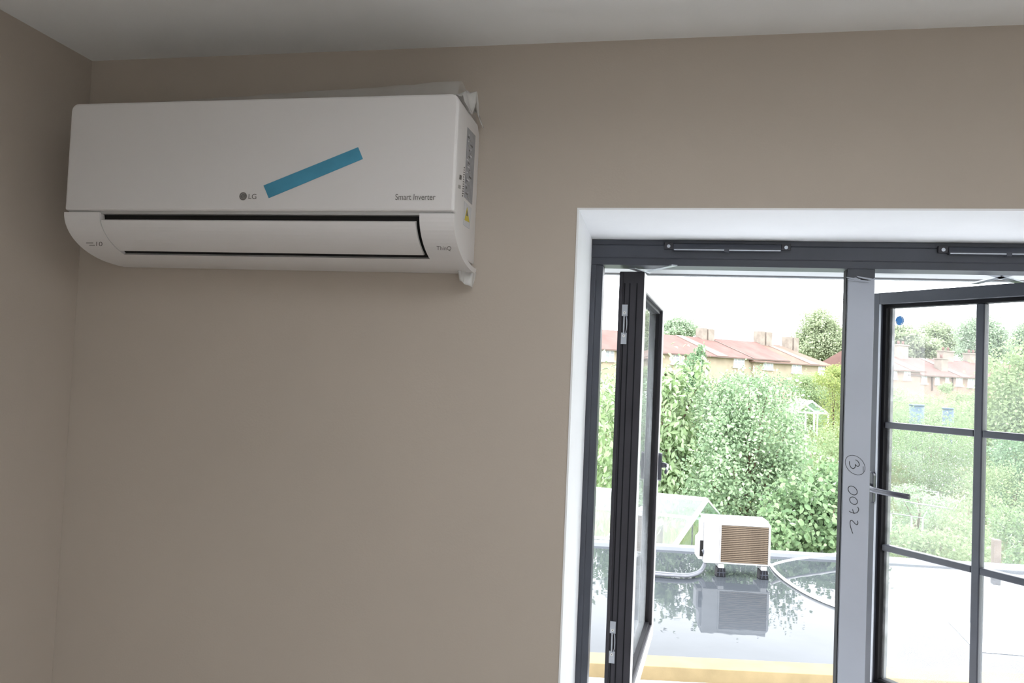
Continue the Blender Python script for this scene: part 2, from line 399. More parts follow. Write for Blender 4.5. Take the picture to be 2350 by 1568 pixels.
# trickle vents
def vent(x0, x1, ztop, zbot):
    v = MB()
    yv = Y0 - .004
    v.prism([(x0 + .022, yv, ztop), (x0 + .022, yv - .007, ztop - .003), (x0 + .022, yv - .012, zbot + .006), (x0 + .022, yv - .010, zbot), (x0 + .022, yv, zbot)], (x1 - x0 - .044, 0, 0))
    o = v.build('trickle_vent', M['alu'], win, .0008)
    for xa, xb in ((x0, x0 + .0215), (x1 - .0215, x1)):
        e = MB().box((xa, yv - .008, zbot + .004), (xb, yv, ztop)).build('end_cap', M['alu_dk'], o, .001)
        MB().disc(((xa + xb) / 2, yv - .008, (ztop + zbot) / 2 + .001), (0, -1, 0), .0042, .001, 14).build('screw', M['steel'], o)
    xm = (x0 + x1) / 2
    box('vent_tab', (xm - .006, yv - .014, zbot - .003), (xm + .006, yv - .006, zbot + .006), M['alu'], o, .001)
    box('vent_lip', (x0 + .024, yv - .0135, zbot + .001), (x1 - .024, yv - .0105, zbot + .0035), M['steel'], o)
vz1, vz0 = PY(1670, 560, Y0).z, PY(1670, 579, Y0).z
vent(PY(1524, 570, Y0).x, PY(1813, 572, Y0).x, vz1, vz0)
vent(PY(2149, 575, Y0).x, PY(2149, 575, Y0).x + .292, vz1 - .001, vz0 - .001)

# casements ---------------------------------------------------------
def sash(origin, udir, tdir, w, z0, z1_, mt, sw=.052, th=.062, glass=None, bars=None, edge=None, gd=.028, sws=None):
    sws = sws or sw
    """local axes: x along the width from the hinge, y through the thickness from the room face, z up"""
    u, tt = Vector(udir).normalized(), Vector(tdir).normalized()
    Mx = Matrix(((u.x, tt.x, 0, origin[0]), (u.y, tt.y, 0, origin[1]), (0, 0, 1, 0), (0, 0, 0, 1)))
    m_ = MB(Mx)
    for (xa, xb, za, zb) in ((0, sws, z0, z1_), (w - sws, w, z0, z1_), (sws, w - sws, z1_ - sw, z1_), (sws, w - sws, z0, z0 + sw)):
        m_.box((xa, 0, za), (xb, th, zb))
    o = m_.build('casement', mt, win, .0015)
    # glazing bead: chamfered strip round the pane
    for (xa, xb, za, zb) in ((sws, sws + .010, z0 + sw, z1_ - sw), (w - sws - .010, w - sws, z0 + sw, z1_ - sw), (sws + .010, w - sws - .010, z1_ - sw - .010, z1_ - sw), (sws + .010, w - sws - .010, z0 + sw, z0 + sw + .010)):
        MB(Mx).box((xa, gd - .012, za), (xb, .050, zb)).build('glazing_bead', M['gasket'], o)
    if edge is not None:
        for xa in (sws + .010, w - sws - .018):
            MB(Mx).box((xa, gd + .006, z0 + sw + .010), (xa + .008, gd + .018, z1_ - sw - .010)).build('spacer_bar', edge, o)
        MB(Mx).box((w - sws - .0022, -.0008, z0 + sw), (w - sws + .0015, .004, z1_ - sw)).build('bead_lip', M['film'], o)
    xs = [sws + .010] + [b for b in (bars[0] if bars else [])] + [w - sws - .010]
    zs = [z0 + sw + .010] + [b for b in (bars[1] if bars else [])] + [z1_ - sw - .010]
    for i in range(len(xs) - 1):
        for j in range(len(zs) - 1):
            MB(Mx).box((xs[i], gd, zs[j]), (xs[i + 1], gd + .004, zs[j + 1])).build('glass_pane', glass, o)
    bw = .011
    if bars:
        for b in bars[0]:
            MB(Mx).box((b - bw, .018, z0 + sw + .0105), (b + bw, .042, z1_ - sw - .0105)).build('glazing_bar', mt, o, .003)
        for b in bars[1]:
            for i in range(len(xs) - 1):
                xa = xs[i] + (bw if i > 0 else .001); xb = xs[i + 1] - (bw if i < len(xs) - 2 else .001)
                MB(Mx).box((xa, .019, b - bw * .85), (xb, .041, b + bw * .85)).build('glazing_bar', mt, o, .003)
    return o, Mx
# left casement, swung square to the wall
zt = 1.962
pn = PZ(1479, 623.5, zt); pf = PZ(1525, 684, zt)
ud = Vector((pf.x - pn.x, pf.y - pn.y, 0)); wl = ud.length
td = Vector((-ud.y, ud.x, 0))
zb = PY(1497, 1458, pf.y).z
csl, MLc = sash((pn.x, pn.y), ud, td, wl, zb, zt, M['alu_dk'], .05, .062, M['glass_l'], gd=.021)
# white film on its room face
for (xa, xb, za, zb2) in ((.001, .046, zb + .002, zt - .002), (wl - .046, wl - .001, zb + .002, zt - .002), (.0465, wl - .0465, zt - .046, zt - .002), (.0465, wl - .0465, zb + .002, zb + .046)):
    f_ = MB(MLc).box((xa, -.0012, za), (xb, -.0002, zb2)).build('protective_film', M['film_w'], csl)
# grooves on the hinge edge
for ty in (.016, .034, .047):
    MB(MLc).box((-.0012, ty, zb + .01), (0.0002, ty + .0028, zt - .03)).build('edge_groove', M['gasket'], csl)
MB(MLc).box((-.006, .053, zb + .004), (0, .062, zt - .004)).build('edge_flange', M['alu_dk'], csl, .001)
# security hinge guards
def guard(zc, zspan):
    """two steel plates with screws joined by a bar and a bowed loop, on the hinge edge"""
    h2 = zspan / 2
    for s_ in (-1, 1):
        za = zc + s_ * h2; zb2 = zc + s_ * (h2 - zspan * .29)
        MB(MLc).box((-.0035, .0385, min(za, zb2)), (-.0012, .0535, max(za, zb2))).build('hinge_guard_plate', M['steel'], csl, .0006)
        zs = zc + s_ * (h2 - zspan * .21)
        p = MLc @ Vector((-.0035, .046, zs)); n_ = (MLc.to_3x3() @ Vector((-1, 0, 0)))
        MB().disc(p, n_, .0036, .0012, 16).build('hinge_guard_screw', M['hose'], csl)
        MB().disc(p + n_ * .0012, n_, .0012, .0003, 8).build('screw_recess', M['ink'], csl)
    MB(MLc).box((-.0065, .0445, zc - h2 * .45), (-.0025, .0485, zc + h2 * .45)).build('hinge_guard_bar', M['steel'], csl, .0008)
    lp = [(-.003, .0425, zc + h2 * .44), (-.006, .0405, zc + h2 * .36), (-.009, .039, zc + h2 * .22), (-.0095, .0385, zc), (-.009, .039, zc - h2 * .24), (-.005, .0415, zc - h2 * .40), (-.003, .0435, zc - h2 * .45)]
    MB(MLc).tube(lp, .0013, 6).build('hinge_guard_loop', M['steel'], csl)
for (ya, yb) in ((699, 790), (1429, 1526)):
    za, zb2 = PY(1428, ya, pn.y).z, PY(1428, yb, pn.y).z
    guard((za + zb2) / 2, za - zb2)
# casement handle: base plate + lever
def handle(Mx, xs, zc, sgn, lever):
    """base on the room face; lever = list of local points of the lever axis"""
    o = MB(Mx).prism([(xs + .0095 * math.cos(a), 0, zc + .0 + (.036 + .0095 * math.sin(a) if math.sin(a) > 0 else -.036 + .0095 * math.sin(a))) for a in [2 * math.pi * i / 20 for i in range(20)]], (0, -.013, 0))
    return o
def lever_mesh(Mx, pts, wz, wy):
    m_ = MB(Mx); P = [Vector(p) for p in pts]; n = 10; vs = []; fs = []
    for i, p in enumerate(P):
        tg = (P[min(i + 1, len(P) - 1)] - P[max(i - 1, 0)]).normalized()
        a = Vector((0, 0, 1)); a = (a - tg * a.dot(tg)).normalized(); b_ = tg.cross(a)
        for k in range(n):
            an = 2 * math.pi * k / n
            vs.append(p + a * (wz[i] * math.cos(an)) + b_ * (wy[i] * math.sin(an)))
    for i in range(len(P) - 1):
        for k in range(n): fs.append((i * n + k, i * n + (k + 1) % n, (i + 1) * n + (k + 1) % n, (i + 1) * n + k))
    m_.add(vs, fs, True)
    o = len(m_.v) - len(vs)
    m_.f += [[o + k for k in reversed(range(n))], [o + (len(P) - 1) * n + k for k in range(n)]]; m_.sm += [False, False]
    return m_
zc = PP(1512, 1068, Vector((pf.x, pf.y, 0)), Vector((ud.y, -ud.x, 0))).z
xs = wl - .026
handle(MLc, xs, zc, 1, None).build('handle_base', M['handle'], csl, .002)
lever_mesh(MLc, [(xs, -.010, zc + .006), (xs, -.024, zc + .006), (xs - .004, -.031, zc + .004), (xs - .03, -.034, zc + .001), (xs - .07, -.034, zc - .001), (xs - .105, -.033, zc - .003)],
           [.009, .0085, .0085, .008, .0075, .007], [.008, .007, .006, .005, .0045, .004]).build('handle_lever', M['handle'], csl)
# friction stays of the left casement
for i, (a, b_) in enumerate((((1450, 617), (1486, 627)), ((1487, 626), (1548, 611)))):
    p, q = PZ(*a, zt + .006), PZ(*b_, zt + .008)
    p.z = q.z = zt + .006 + .003 * i
    d_ = (q - p).normalized(); n_ = Vector((-d_.y, d_.x, 0)) * .008
    MB().prism([p - n_, q - n_, q + n_, p + n_], (0, 0, .0025)).build('friction_stay', M['steel'], csl)

# right casement, part open, hinged at the far right jamb
zt2 = 1.972
A = PZ(2006, 673.5, zt2); B = PZ(2350, 648, zt2)
ur = Vector((A.x - B.x, A.y - B.y, 0)).normalized()
wr = .555
hx = Vector((A.x, A.y, 0)) - ur * wr
tr_ = Vector((ur.y, -ur.x, 0))
if tr_.y < 0: tr_ = -tr_
nrm = tr_.copy()
def onr(px, py, dy=0.0): return PP(px, py, Vector((A.x, A.y, 0)) + tr_ * dy, nrm)
zb_r = onr(1996, 1552).z - .05
def ux(p): return (Vector((p.x, p.y, 0)) - hx).dot(ur)
vb = ux(onr(2250, 730, .02)); h1 = onr(2250, 996, .02).z; h2 = onr(2232, 1308, .02).z
csr, MRc = sash((hx.x, hx.y), ur, tr_, wr, zb_r, zt2, M['alu'], .034, .062, M['glass'], ([vb], [h2, h1]), M['spacer'], sws=.020)
zc = onr(2000, 1118).z; xs = wr - .012
handle(MRc, xs, zc, 1, None).build('handle_base', M['handle'], csr, .002)
tip = onr(2088, 1141, -.032)
lx = ux(tip); 
lever_mesh(MRc, [(xs, -.010, zc + .002), (xs, -.024, zc + .002), (xs - .006, -.031, zc), (xs - .03, -.034, zc - .003), ((xs + lx) / 2, -.035, (zc + tip.z) / 2 - .002), (lx, -.033, tip.z)],
           [.010, .009, .009, .0085, .008, .0075], [.008, .007, .006, .005, .0045, .004]).build('handle_lever', M['handle'], csr)
cst = onr(2065, 736, .0255)
n_ = -nrm
stk = MB().disc(cst, n_, .0135, .0006, 28).build('round_sticker', M['bluest'], csr); stk['label'] = 'small round blue sticker on the glass'
for a0, a1 in ((-.35, 1.2), (3.3, 3.9), (5.1, 5.8)):
    pts = [cst + n_ * .0008 + (-ur * math.cos(a0 + (a1 - a0) * i / 8) + Vector((0, 0, 1)) * math.sin(a0 + (a1 - a0) * i / 8)) * .0108 for i in range(9)]
    MB().tube(pts, .0009, 5).build('sticker_print', M['hose'], csr)
for a, b_ in (((2238, 618), (2350, 651)), ((2235, 651), (2350, 622))):
    p, q = PZ(*a, zt2 + .008), PZ(*b_, zt2 + .008)
    p.z = q.z = zt2 + .006
    d_ = (q - p).normalized(); n2_ = Vector((-d_.y, d_.x, 0)) * .010
    MB().prism([p - n2_, q - n2_, q + n2_, p + n2_], (0, 0, .003)).build('friction_stay', M['steel'], csr)

# eaves outside, over the window
sf = empty('roof_eaves', (0.4, .7, 2.03), 'white soffit board with grey edge above the open window', 'eaves')
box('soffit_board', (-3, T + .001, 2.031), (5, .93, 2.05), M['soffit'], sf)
box('fascia_edge', (-3, .93, 2.026), (5, .955, 2.16), M['fascia_grey'], sf)
box('eaves_roof', (-3, T + .001, 2.16), (5, 1.0, 2.2), M['tile'], sf)

# ================================================================== AIR CONDITIONER
XA0, XA1 = PY(150, 430, -.195).x, PY(1045, 430, -.195).x
ZA = 1.898
AW = XA1 - XA0
ac = empty('air_conditioner', ((XA0 + XA1) / 2, -.01, ZA), 'white wall-mounted split air conditioner with blue tape on its front', 'air conditioner')
def prof(pts, x0, x1, name, mt, bevel=0.0, smooth_=False):
    return MB().prism([(x0, -d, ZA + h) for d, h in pts], (x1 - x0, 0, 0), smooth_).build(name, mt, ac, bevel)
def arc(cx, cz, rx, rz, a0, a1, n):
    return [(cx + rx * math.cos(math.radians(a0 + (a1 - a0) * i / n)), cz + rz * math.sin(math.radians(a0 + (a1 - a0) * i / n))) for i in range(n + 1)]
# housing (side faces set in a little)
body = [(0, .02), (.10, .02), (.168, .075), (.172, .30), (.165, .314), (.02, .314), (.0, .296)]
prof(body, XA0 + .006, XA1 - .006, 'housing', M['ac'], .003)
# lower fascia: quarter-ellipse shell, cut out in the middle for the vane
def lower(d):  # surface point by parameter 0..1 from the seam down to the wall
    a = math.radians(90 * d)
    return (.004 + .190 * math.cos(a) ** .86, .088 - .088 * math.sin(a) ** 1.0)
SX_L, SX_R = XA0 + .083, XA1 - .068
full = [lower(i / 18) for i in range(19)]
inner = [(max(0, d - .012) if h > .002 else d, h + .011) for d, h in full]
shell = full + [(0.0, .012)] + [(max(0.0, d - .013), min(h + .010, .088)) for d, h in reversed(full[:-1])]
prof(shell, XA0, SX_L, 'fascia_cheek', M['ac'], 0, False)
prof(shell, SX_R, XA1, 'fascia_cheek', M['ac'], 0, False)
lowf = [lower(.645 + .355 * i / 10) for i in range(11)]
lsh = lowf + [(0.0, .012)] + [(max(0.0, d - .013), h + .010) for d, h in reversed(lowf[:-1])]
prof(lsh, SX_L, SX_R, 'fascia_bottom', M['ac'])
# dark air outlet behind the vane
prof([(.07, .02), (.10, .012), (.128, .03), (.158, .05), (.176, .068), (.178, .0855), (.07, .0855)], SX_L, SX_R, 'air_outlet', M['black'])
# vane
vf = [lower(.115 + .46 * i / 10) for i in range(11)]
vf = [(d - .001, h) for d, h in vf]
vsh = vf + [(d - .006, h + .003) for d, h in reversed(vf)]
prof(vsh, SX_L + .0015, SX_R - .008, 'air_vane', M['ac'])
# seam strip and front panel
prof([(.150, .086), (.189, .086), (.189, .093), (.150, .093)], XA0 + .0065, XA1 - .0065, 'seam_strip', M['ac_seam'])
ZP0, ZP1 = .092, .316
pts = []
x0, x1, rr = XA0 + .001, XA1 - .001, .016
pts += [(x0, ZA + ZP0), (x1, ZA + ZP0)]
pts += [(x1 - rr + rr * math.cos(a), ZA + ZP1 - rr + rr * math.sin(a)) for a in [math.pi / 2 * i / 6 for i in range(7)]]
pts += [(x0 + rr + rr * math.cos(a), ZA + ZP1 - rr + rr * math.sin(a)) for a in [math.pi / 2 + math.pi / 2 * i / 6 for i in range(7)]]
fp = MB().prism([(x, -.172, z) for x, z in pts], (0, -.023, 0)).build('front_panel', M['ac'], ac, .005, 3)
YF = -.1954
# blue tape on the front
tp = [PY(605, 426, YF), PY(822, 338, YF), PY(833, 365, YF), PY(617, 455, YF)]
MB().prism([Vector((p.x, YF, p.z)) for p in tp], (0, -.0006, 0)).build('tape_strip', M['tape'], ac)['label'] = 'blue tape strip stuck at a slant'
# print on the front
def tx(s_, px0, px1, base, top, mt=None, yy=YF - .0004):
    a, b_ = PY(px0, base, yy), PY(px1, base, yy); c = PY((px0 + px1) / 2, top, yy); zb_ = PY((px0 + px1) / 2, base, yy).z
    return text_part('printed_text', s_, mt or M['ink'], ac, (a.x, yy, zb_), (1, 0, 0), (0, 0, 1), height=c.z - zb_, width=b_.x - a.x)
tx('LG', 570, 588, 457, 445)
tx('Smart Inverter', 907, 999, 459, 445)
ec = PY(558, 450.5, YF); ec.y = YF
em = MB().disc(ec, (0, -1, 0), .0080, .0005, 28).build('printed_emblem', M['ink'], ac)
rng = [(-.0055 + 0, .0)]
MB().tube([ec + Vector((.0052 * math.cos(a), -.0007, .0052 * math.sin(a))) for a in [math.radians(30 + i * 15) for i in range(23)]], .0004, 5).build('emblem_line', M['ink2'], em)
MB().tube([ec + Vector(p) for p in ((.0, -.0007, .003), (.0, -.0007, -.0025), (.0018, -.0007, -.0025))], .0004, 5).build('emblem_line', M['ink2'], em)
MB().disc(ec + Vector((-.0028, -.0005, .0026)), (0, -1, 0), .0009, .0003, 10).build('emblem_dot', M['ink2'], em)
# print on the lower fascia follows its slope
def fas(px, py):
    """point on the lower fascia under a pixel"""
    best = None
    for i in range(400):
        d, h = lower(i / 400); p = PY(px, py, -d - .0008); e = abs(p.z - (ZA + h))
        if best is None or e < best[0]: best = (e, p)
    return best[1]
def txf(s_, px0, px1, base, top, mt):
    a, b_, c = fas(px0, base), fas(px1, base), fas(px0, top)
    return text_part('printed_text', s_, mt, ac, a, (1, 0, 0), (c - a), height=(c - a).length, width=b_.x - a.x)
txf('ThinQ', 1002, 1035, 576, 565, M['ink'])
txf('10', 221, 235, 565, 555, M['ink'])
for (xa, xb, yy_) in ((198, 214, 558), (205, 218, 563.5)):
    a, b_, c_ = fas(xa, yy_ + 1), fas(xb, yy_ + 1), fas(xa, yy_ - 1.5)
    MB().prism([a, b_, b_ + (c_ - a), c_], (0, -.0003, 0)).build('sticker_print', M['ink2'], ac)
# stickers on the right-hand side
XS = XA1 - .006
def side(px, py): return PX(px, py, XS + .0006)
def spoly(pp, mt, name, lift=0.0):
    P = [PX(px, py, XS + .0003 + lift) for px, py in pp]
    return MB().prism(P, (.0004, 0, 0)).build(name, mt, ac)
spoly([(1073, 292), (1091, 312), (1083, 470), (1065, 452)], M['sticker'], 'rating_sticker')
rs = random.Random(4)
for i in range(30):
    y = 306 + i * 4.75; x = 1073.3 - i * .27
    xa = x + rs.uniform(.5, 9); w_ = rs.uniform(1.5, 5.5); k = (xa - x) * .9
    spoly([(xa, y + k), (xa + w_, y + k + w_ * .9), (xa + w_ - .2, y + k + w_ * .9 + rs.uniform(1.5, 5)), (xa - .2, y + k + rs.uniform(1.5, 4))], (M['sticker_lt'], M['ink'], M['ink2'])[i % 3], 'sticker_print', .0005)
spoly([(1066, 462), (1082, 478), (1077, 526), (1063, 516)], M['sticker_lt'], 'warning_sticker')
spoly([(1072, 476), (1077, 511), (1066, 505)], M['yellow'], 'warning_triangle', .0005)
spoly([(1072, 483), (1074, 497), (1070, 495)], M['ink'], 'warning_mark', .0009)
for i in range(13):
    y = 383 + i * 5.4; x = 1064.5 - i * .33
    spoly([(x, y), (x + rs.uniform(1.5, 3), y + .8), (x + rs.uniform(1.5, 3), y + 3.6), (x, y + 3)], M['ink'], 'side_print')
spoly([(1055, 401), (1059.5, 403), (1058.5, 413), (1054.5, 411)], M['ink'], 'side_print')
spoly([(1052.5, 424), (1057, 426), (1056.5, 434), (1052, 432)], M['ink2'], 'side_print')
# clear plastic wrapping
def sheet(name, fn, nu, nv, mt):
    vs = [fn(i / nu, j / nv) for j in range(nv + 1) for i in range(nu + 1)]
    fs = [(j * (nu + 1) + i, j * (nu + 1) + i + 1, (j + 1) * (nu + 1) + i + 1, (j + 1) * (nu + 1) + i) for j in range(nv) for i in range(nu)]
    o = MB().add(vs, fs, True).build(name, mt, ac)
    so = o.modifiers.new('thick', 'SOLIDIFY'); so.thickness = .0006
    return o
rw = random.Random(9)
nz = [[rw.uniform(-1, 1) for _ in range(80)] for _ in range(40)]
def nzv(a, b_):
    i, j = int(a) % 39, int(b_) % 79; fa, fb = a - int(a), b_ - int(b_)
    return (nz[i][j] * (1 - fa) + nz[i + 1][j] * fa) * (1 - fb) + (nz[i][j + 1] * (1 - fa) + nz[i + 1][j + 1] * fa) * fb
def top_wrap(u, v):
    x = XA0 + .02 + u * (AW - .03)
    up = .004 + .034 * (u ** 1.0)
    y = -.176 + v * .168
    a = math.pi * v ** .45
    z = ZA + .318 + up * max(0, math.sin(a)) ** .7 + .002 * nzv(u * 26, v * 5 + 3)
    return (x, y, z)
sheet('plastic_wrap', top_wrap, 60, 10, M['wrap'])
def corner_wrap(u, v):
    # bunched flap over the top right corner
    x = XA1 - .058 + u * .062 + .004 * nzv(u * 7 + 2, v * 9)
    y = -.13 + v * .118
    z = ZA + .330 + .036 * math.sin(v * 2.6 + .2) * (.55 + .45 * u) - (.045 * max(0, u - .75) / .25 * (.5 + .5 * math.sin(v * 9))) + .004 * nzv(u * 9, v * 8 + 5)
    return (x, y, z)
sheet('plastic_wrap', corner_wrap, 16, 18, M['wrap2'])
def bottom_wrap(u, v):
    # flap hanging below the lower right corner
    x = XA1 - .030 + u * .034 - v * (u - .5) * .012 + .003 * math.sin(u * 11)
    y = -.050 + u * .040 + .005 * math.sin(u * 14 + v * 2)
    z = ZA + .018 - .004 - u * .012 - v * .034
    return (x, y, z)
sheet('plastic_wrap', bottom_wrap, 14, 8, M['wrap2'])

# ================================================================== FLAT ROOF OUTSIDE
ZR = -0.41
ye = 8.14
roof = empty('flat_roof', (1.5, 4.2, ZR), 'wet grey flat roof outside the window, mirroring the bushes', 'roof')
struct_r = MB().box((-6, T + .002, ZR - .25), (5.6, ye, ZR)).build('roof_deck', M['roof'], roof)
ea = PZ(1510, 1262, ZR); eb = PZ(1900, 1285, ZR)
# raised kerb along the far edge
kd = Vector((eb.x - ea.x, eb.y - ea.y, 0)).normalized()
k0 = ea - kd * 6; k1 = ea + kd * 6.5; kn = Vector((-kd.y, kd.x, 0))
kp = [(0, 0), (.03, .035), (.08, .045), (.15, .045), (.16, -.25), (0, -.25)]
MB().prism([k0 + kn * a + Vector((0, 0, b_)) for a, b_ in kp], k1 - k0).build('roof_kerb', M['kerb'], roof)
MB().box((-6, T + .002, -3.2), (5.6, ye - .1, ZR - .25)).build('extension_wall', M['render'], roof)
# timber beam lying across the near part of the roof
t0, t1 = PZ(1350, 1556, ZR), PZ(1910, 1584, ZR)
tdv = Vector((t1.x - t0.x, t1.y - t0.y, 0)).normalized(); tn = Vector((-tdv.y, tdv.x, 0))
b0 = t0 - tdv * 1.2
MB().prism([b0, b0 + tn * .21, b0 + tn * .21 + Vector((0, 0, .10)), b0 + Vector((0, 0, .10))], tdv * 4.6).build('timber_beam', M['timber'], None, .004)
setp(bpy.data.objects['timber_beam'], 'yellow sawn timber beam lying on the flat roof near the window', 'beam')
q0, q1 = b0 - tdv * 5, b0 + tdv * 9
MB().prism([(q0.x, T + .003, ZR + .001), (q1.x, T + .003, ZR + .001), (q1.x, q1.y, ZR + .001), (q0.x, q0.y, ZR + .001)], (0, 0, .004)).build('dry_membrane', M['sheet'], roof)
# flat white patch on the roof
pp = [PZ(2176, 1428, ZR), PZ(2262, 1433, ZR), PZ(2350, 1506, ZR), PZ(2242, 1497, ZR)]
o = MB().prism([p + Vector((0, 0, .002)) for p in pp], (0, 0, .003)).build('white_patch_sheet', M['sheet'])
setp(o, 'flat white patch lying on the roof behind the right casement', 'sheet')
# white hoses
def zt_pts(l, z, dz=0.0):
    return [PZ(x, y, z) for x, y in l]
o = MB().tube(smooth([tuple(p) for p in zt_pts([(1768, 1296), (1778, 1310), (1800, 1330), (1840, 1356), (1880, 1376), (1912, 1389), (1950, 1402)], ZR + .015)]), .016, 8).build('drain_hose', M['hose'])
setp(o, 'white hose curving from the outdoor unit toward the window', 'hose')
o = MB().tube(smooth([tuple(p) for p in zt_pts([(1772, 1297), (1790, 1291), (1830, 1283), (1880, 1277), (1915, 1272), (1950, 1268)], ZR + .10)]), .014, 8).build('cable_duct', M['hose'])
setp(o, 'straight white cable duct running right along the roof kerb', 'duct')

# ------------------------------------------------------------------ outdoor unit
f1, f2 = PZ(1655, 1325, ZR), PZ(1753, 1331, ZR)
fd = Vector((f2.x - f1.x, f2.y - f1.y, 0)).normalized(); fn = Vector((-fd.y, fd.x, 0))
fc = (f1 + f2) / 2
odu = empty('outdoor_unit', fc + fn * .15, 'white outdoor air conditioning unit with brown coil, standing on black feet', 'outdoor unit')
OM = Matrix(((fd.x, fn.x, 0, fc.x), (fd.y, fn.y, 0, fc.y), (0, 0, 1, ZR), (0, 0, 0, 1)))
zo0 = .125
def olx(px, py):  # local x,z of a pixel on the unit's near face
    p = PP(px, py, fc + fn * .03, fn); l = OM.inverted() @ p; return l.x, l.z
xl, _ = olx(1618, 1240); xr, _ = olx(1770, 1250); _, ztp = olx(1690, 1195); _, zbt = olx(1690, 1297)
xl = min(xl, xr - .70)
pr = [(xl, zbt), (xr - .01, zbt), (xr, zbt + .02), (xr, ztp - .05), (xr - .035, ztp), (xl, ztp)]
MB(OM).prism([(x, .045, z) for x, z in pr], (0, .25, 0)).build('casing', M['odu'], odu, .006)
MB(OM).box((xl - .004, .04, ztp - .012), (xr - .03, .30, ztp + .006)).build('lid', M['odu'], odu, .004)
gx0, gz1 = olx(1656, 1205); gx1, gz0 = olx(1763, 1297)
gz0 = max(gz0, zbt + .02); gx1 = min(gx1, xr - .03)
MB(OM).box((gx0, .036, gz0), (gx1, .044, gz1)).build('coil', M['coil'], odu)
nb = 20
for i in range(nb):
    z = gz0 + (gz1 - gz0) * (i + .5) / nb
    MB(OM).box((gx0 + .002, .026, z - .0045), (gx1 - .002, .0358, z + .0045)).build('grille_bar', M['slat'], odu)
for (xa, xb, za, zb_) in ((gx0 - .014, gx0, gz0 - .014, gz1 + .014), (gx1, gx1 + .014, gz0 - .014, gz1 + .014), (gx0, gx1, gz1, gz1 + .014), (gx0, gx1, gz0 - .014, gz0)):
    MB(OM).box((xa, .022, za), (xb, .0445, zb_)).build('grille_frame', M['odu'], odu, .002)
MB(OM).box((xl + .002, .026, zbt + .004), (gx0 - .0145, .0445, ztp - .014)).build('service_panel', M['odu'], odu, .004)
# valve cover on the left with its dark hand hole
vx0, vz1 = olx(1604, 1236); _, vz0 = olx(1604, 1287)
MB(OM).prism([(xl, .09, vz0), (vx0 + .012, .09, vz0), (vx0, .09, vz0 + .02), (vx0, .09, vz1 - .02), (vx0 + .02, .09, vz1), (xl - .025, .09, vz1 + .025), (xl - .025, .09, ztp - .06), (xl, .09, ztp - .04)], (0, .17, 0)).build('valve_cover', M['odu'], odu, .004)
hx0, hz1 = olx(1609, 1243); hx1, hz0 = olx(1616.5, 1280)
MB(OM).box((hx0, .084, hz0), (hx1 - .002, .0895, hz1)).build('hand_hole', M['black'], odu, .004)
for fx in (f1, f2):
    l = OM.inverted() @ fx
    m_ = MB(OM)
    m_.prism([(l.x - .048, 0, .004), (l.x + .048, 0, .004), (l.x + .040, 0, .092), (l.x - .040, 0, .092)], (0, .12, 0))
    ft_ = m_.build('rubber_foot', M['rubber'], odu, .003)
    MB(OM).box((l.x - .043, -.003, .044), (l.x + .043, -.0002, .050)).build('foot_rib', M['alu'], ft_)
    for s_ in (-1, 1):
        MB(OM).prism([(l.x + s_ * .022 - .0025, -.003, .006), (l.x + s_ * .022 + .0025, -.003, .006), (l.x + s_ * .013 + .0025, -.003, .090), (l.x + s_ * .013 - .0025, -.003, .090)], (0, .0028, 0)).build('foot_rib', M['alu'], ft_)
    MB(OM).box((l.x - .03, .01, .092), (l.x + .03, .33, zbt - .0005)).build('mount_bracket', M['odu'], odu, .003)
# lagged pipes
for k, off in enumerate((0.0, .022)):
    raw = [(1613 + 3 * k, 1262), (1618, 1275 + 2 * k), (1617 + 2 * k, 1292), (1606 + 3 * k, 1310 + 2 * k), (1585, 1318 + 4 * k), (1550, 1318 + 4 * k), (1505, 1314 + 5 * k), (1470, 1311 + 5 * k), (1440, 1308 + 5 * k)]
    P3 = []
    for i, (x, y) in enumerate(raw):
        if i < 3: P3.append(tuple(PP(x, y, fc + fn * .06, fn)))
        elif i == 3: p = PP(x, y, fc + fn * .03, fn); P3.append(tuple(p))
        else: P3.append(tuple(PZ(x, y, ZR + .03)))
    o = MB().tube(smooth(P3), .016, 8).build('lagged_pipe', M['pipe'])
    setp(o, ('grey lagged refrigerant pipe, upper of the pair left of the outdoor unit', 'grey lagged refrigerant pipe, lower of the pair left of the outdoor unit')[k], 'pipe', 'pipes at the outdoor unit')

# ================================================================== GROUND
def gz(y):
    return -3.1 if y < 10 else (-3.1 + (y - 10) * (2.05 / 60.0) if y < 70 else -1.05)
ys = [-120, 0, 10, 20, 30, 40, 50, 60, 70, 120, 300]
xs_ = [-260, -60, -20, 0, 20, 40, 80, 320]
vs = [(x, y, gz(y)) for y in ys for x in xs_]
fs = [(j * 8 + i, j * 8 + i + 1, (j + 1) * 8 + i + 1, (j + 1) * 8 + i) for j in range(len(ys) - 1) for i in range(7)]
g = MB().add(vs, fs).build('ground', M['grass'])
setp(g, 'grassy garden ground stretching to the terraced houses', 'ground', kind='structure')

o = box('bounce_paving', (-60, -40, -3.09), (60, YB - 1.2, -3.05), M['paving'])  # unseen plane, added so the bounce from behind is not green
setp(o, 'unseen grey paving added behind the house to bounce neutral light indoors', 'paving', kind='structure')
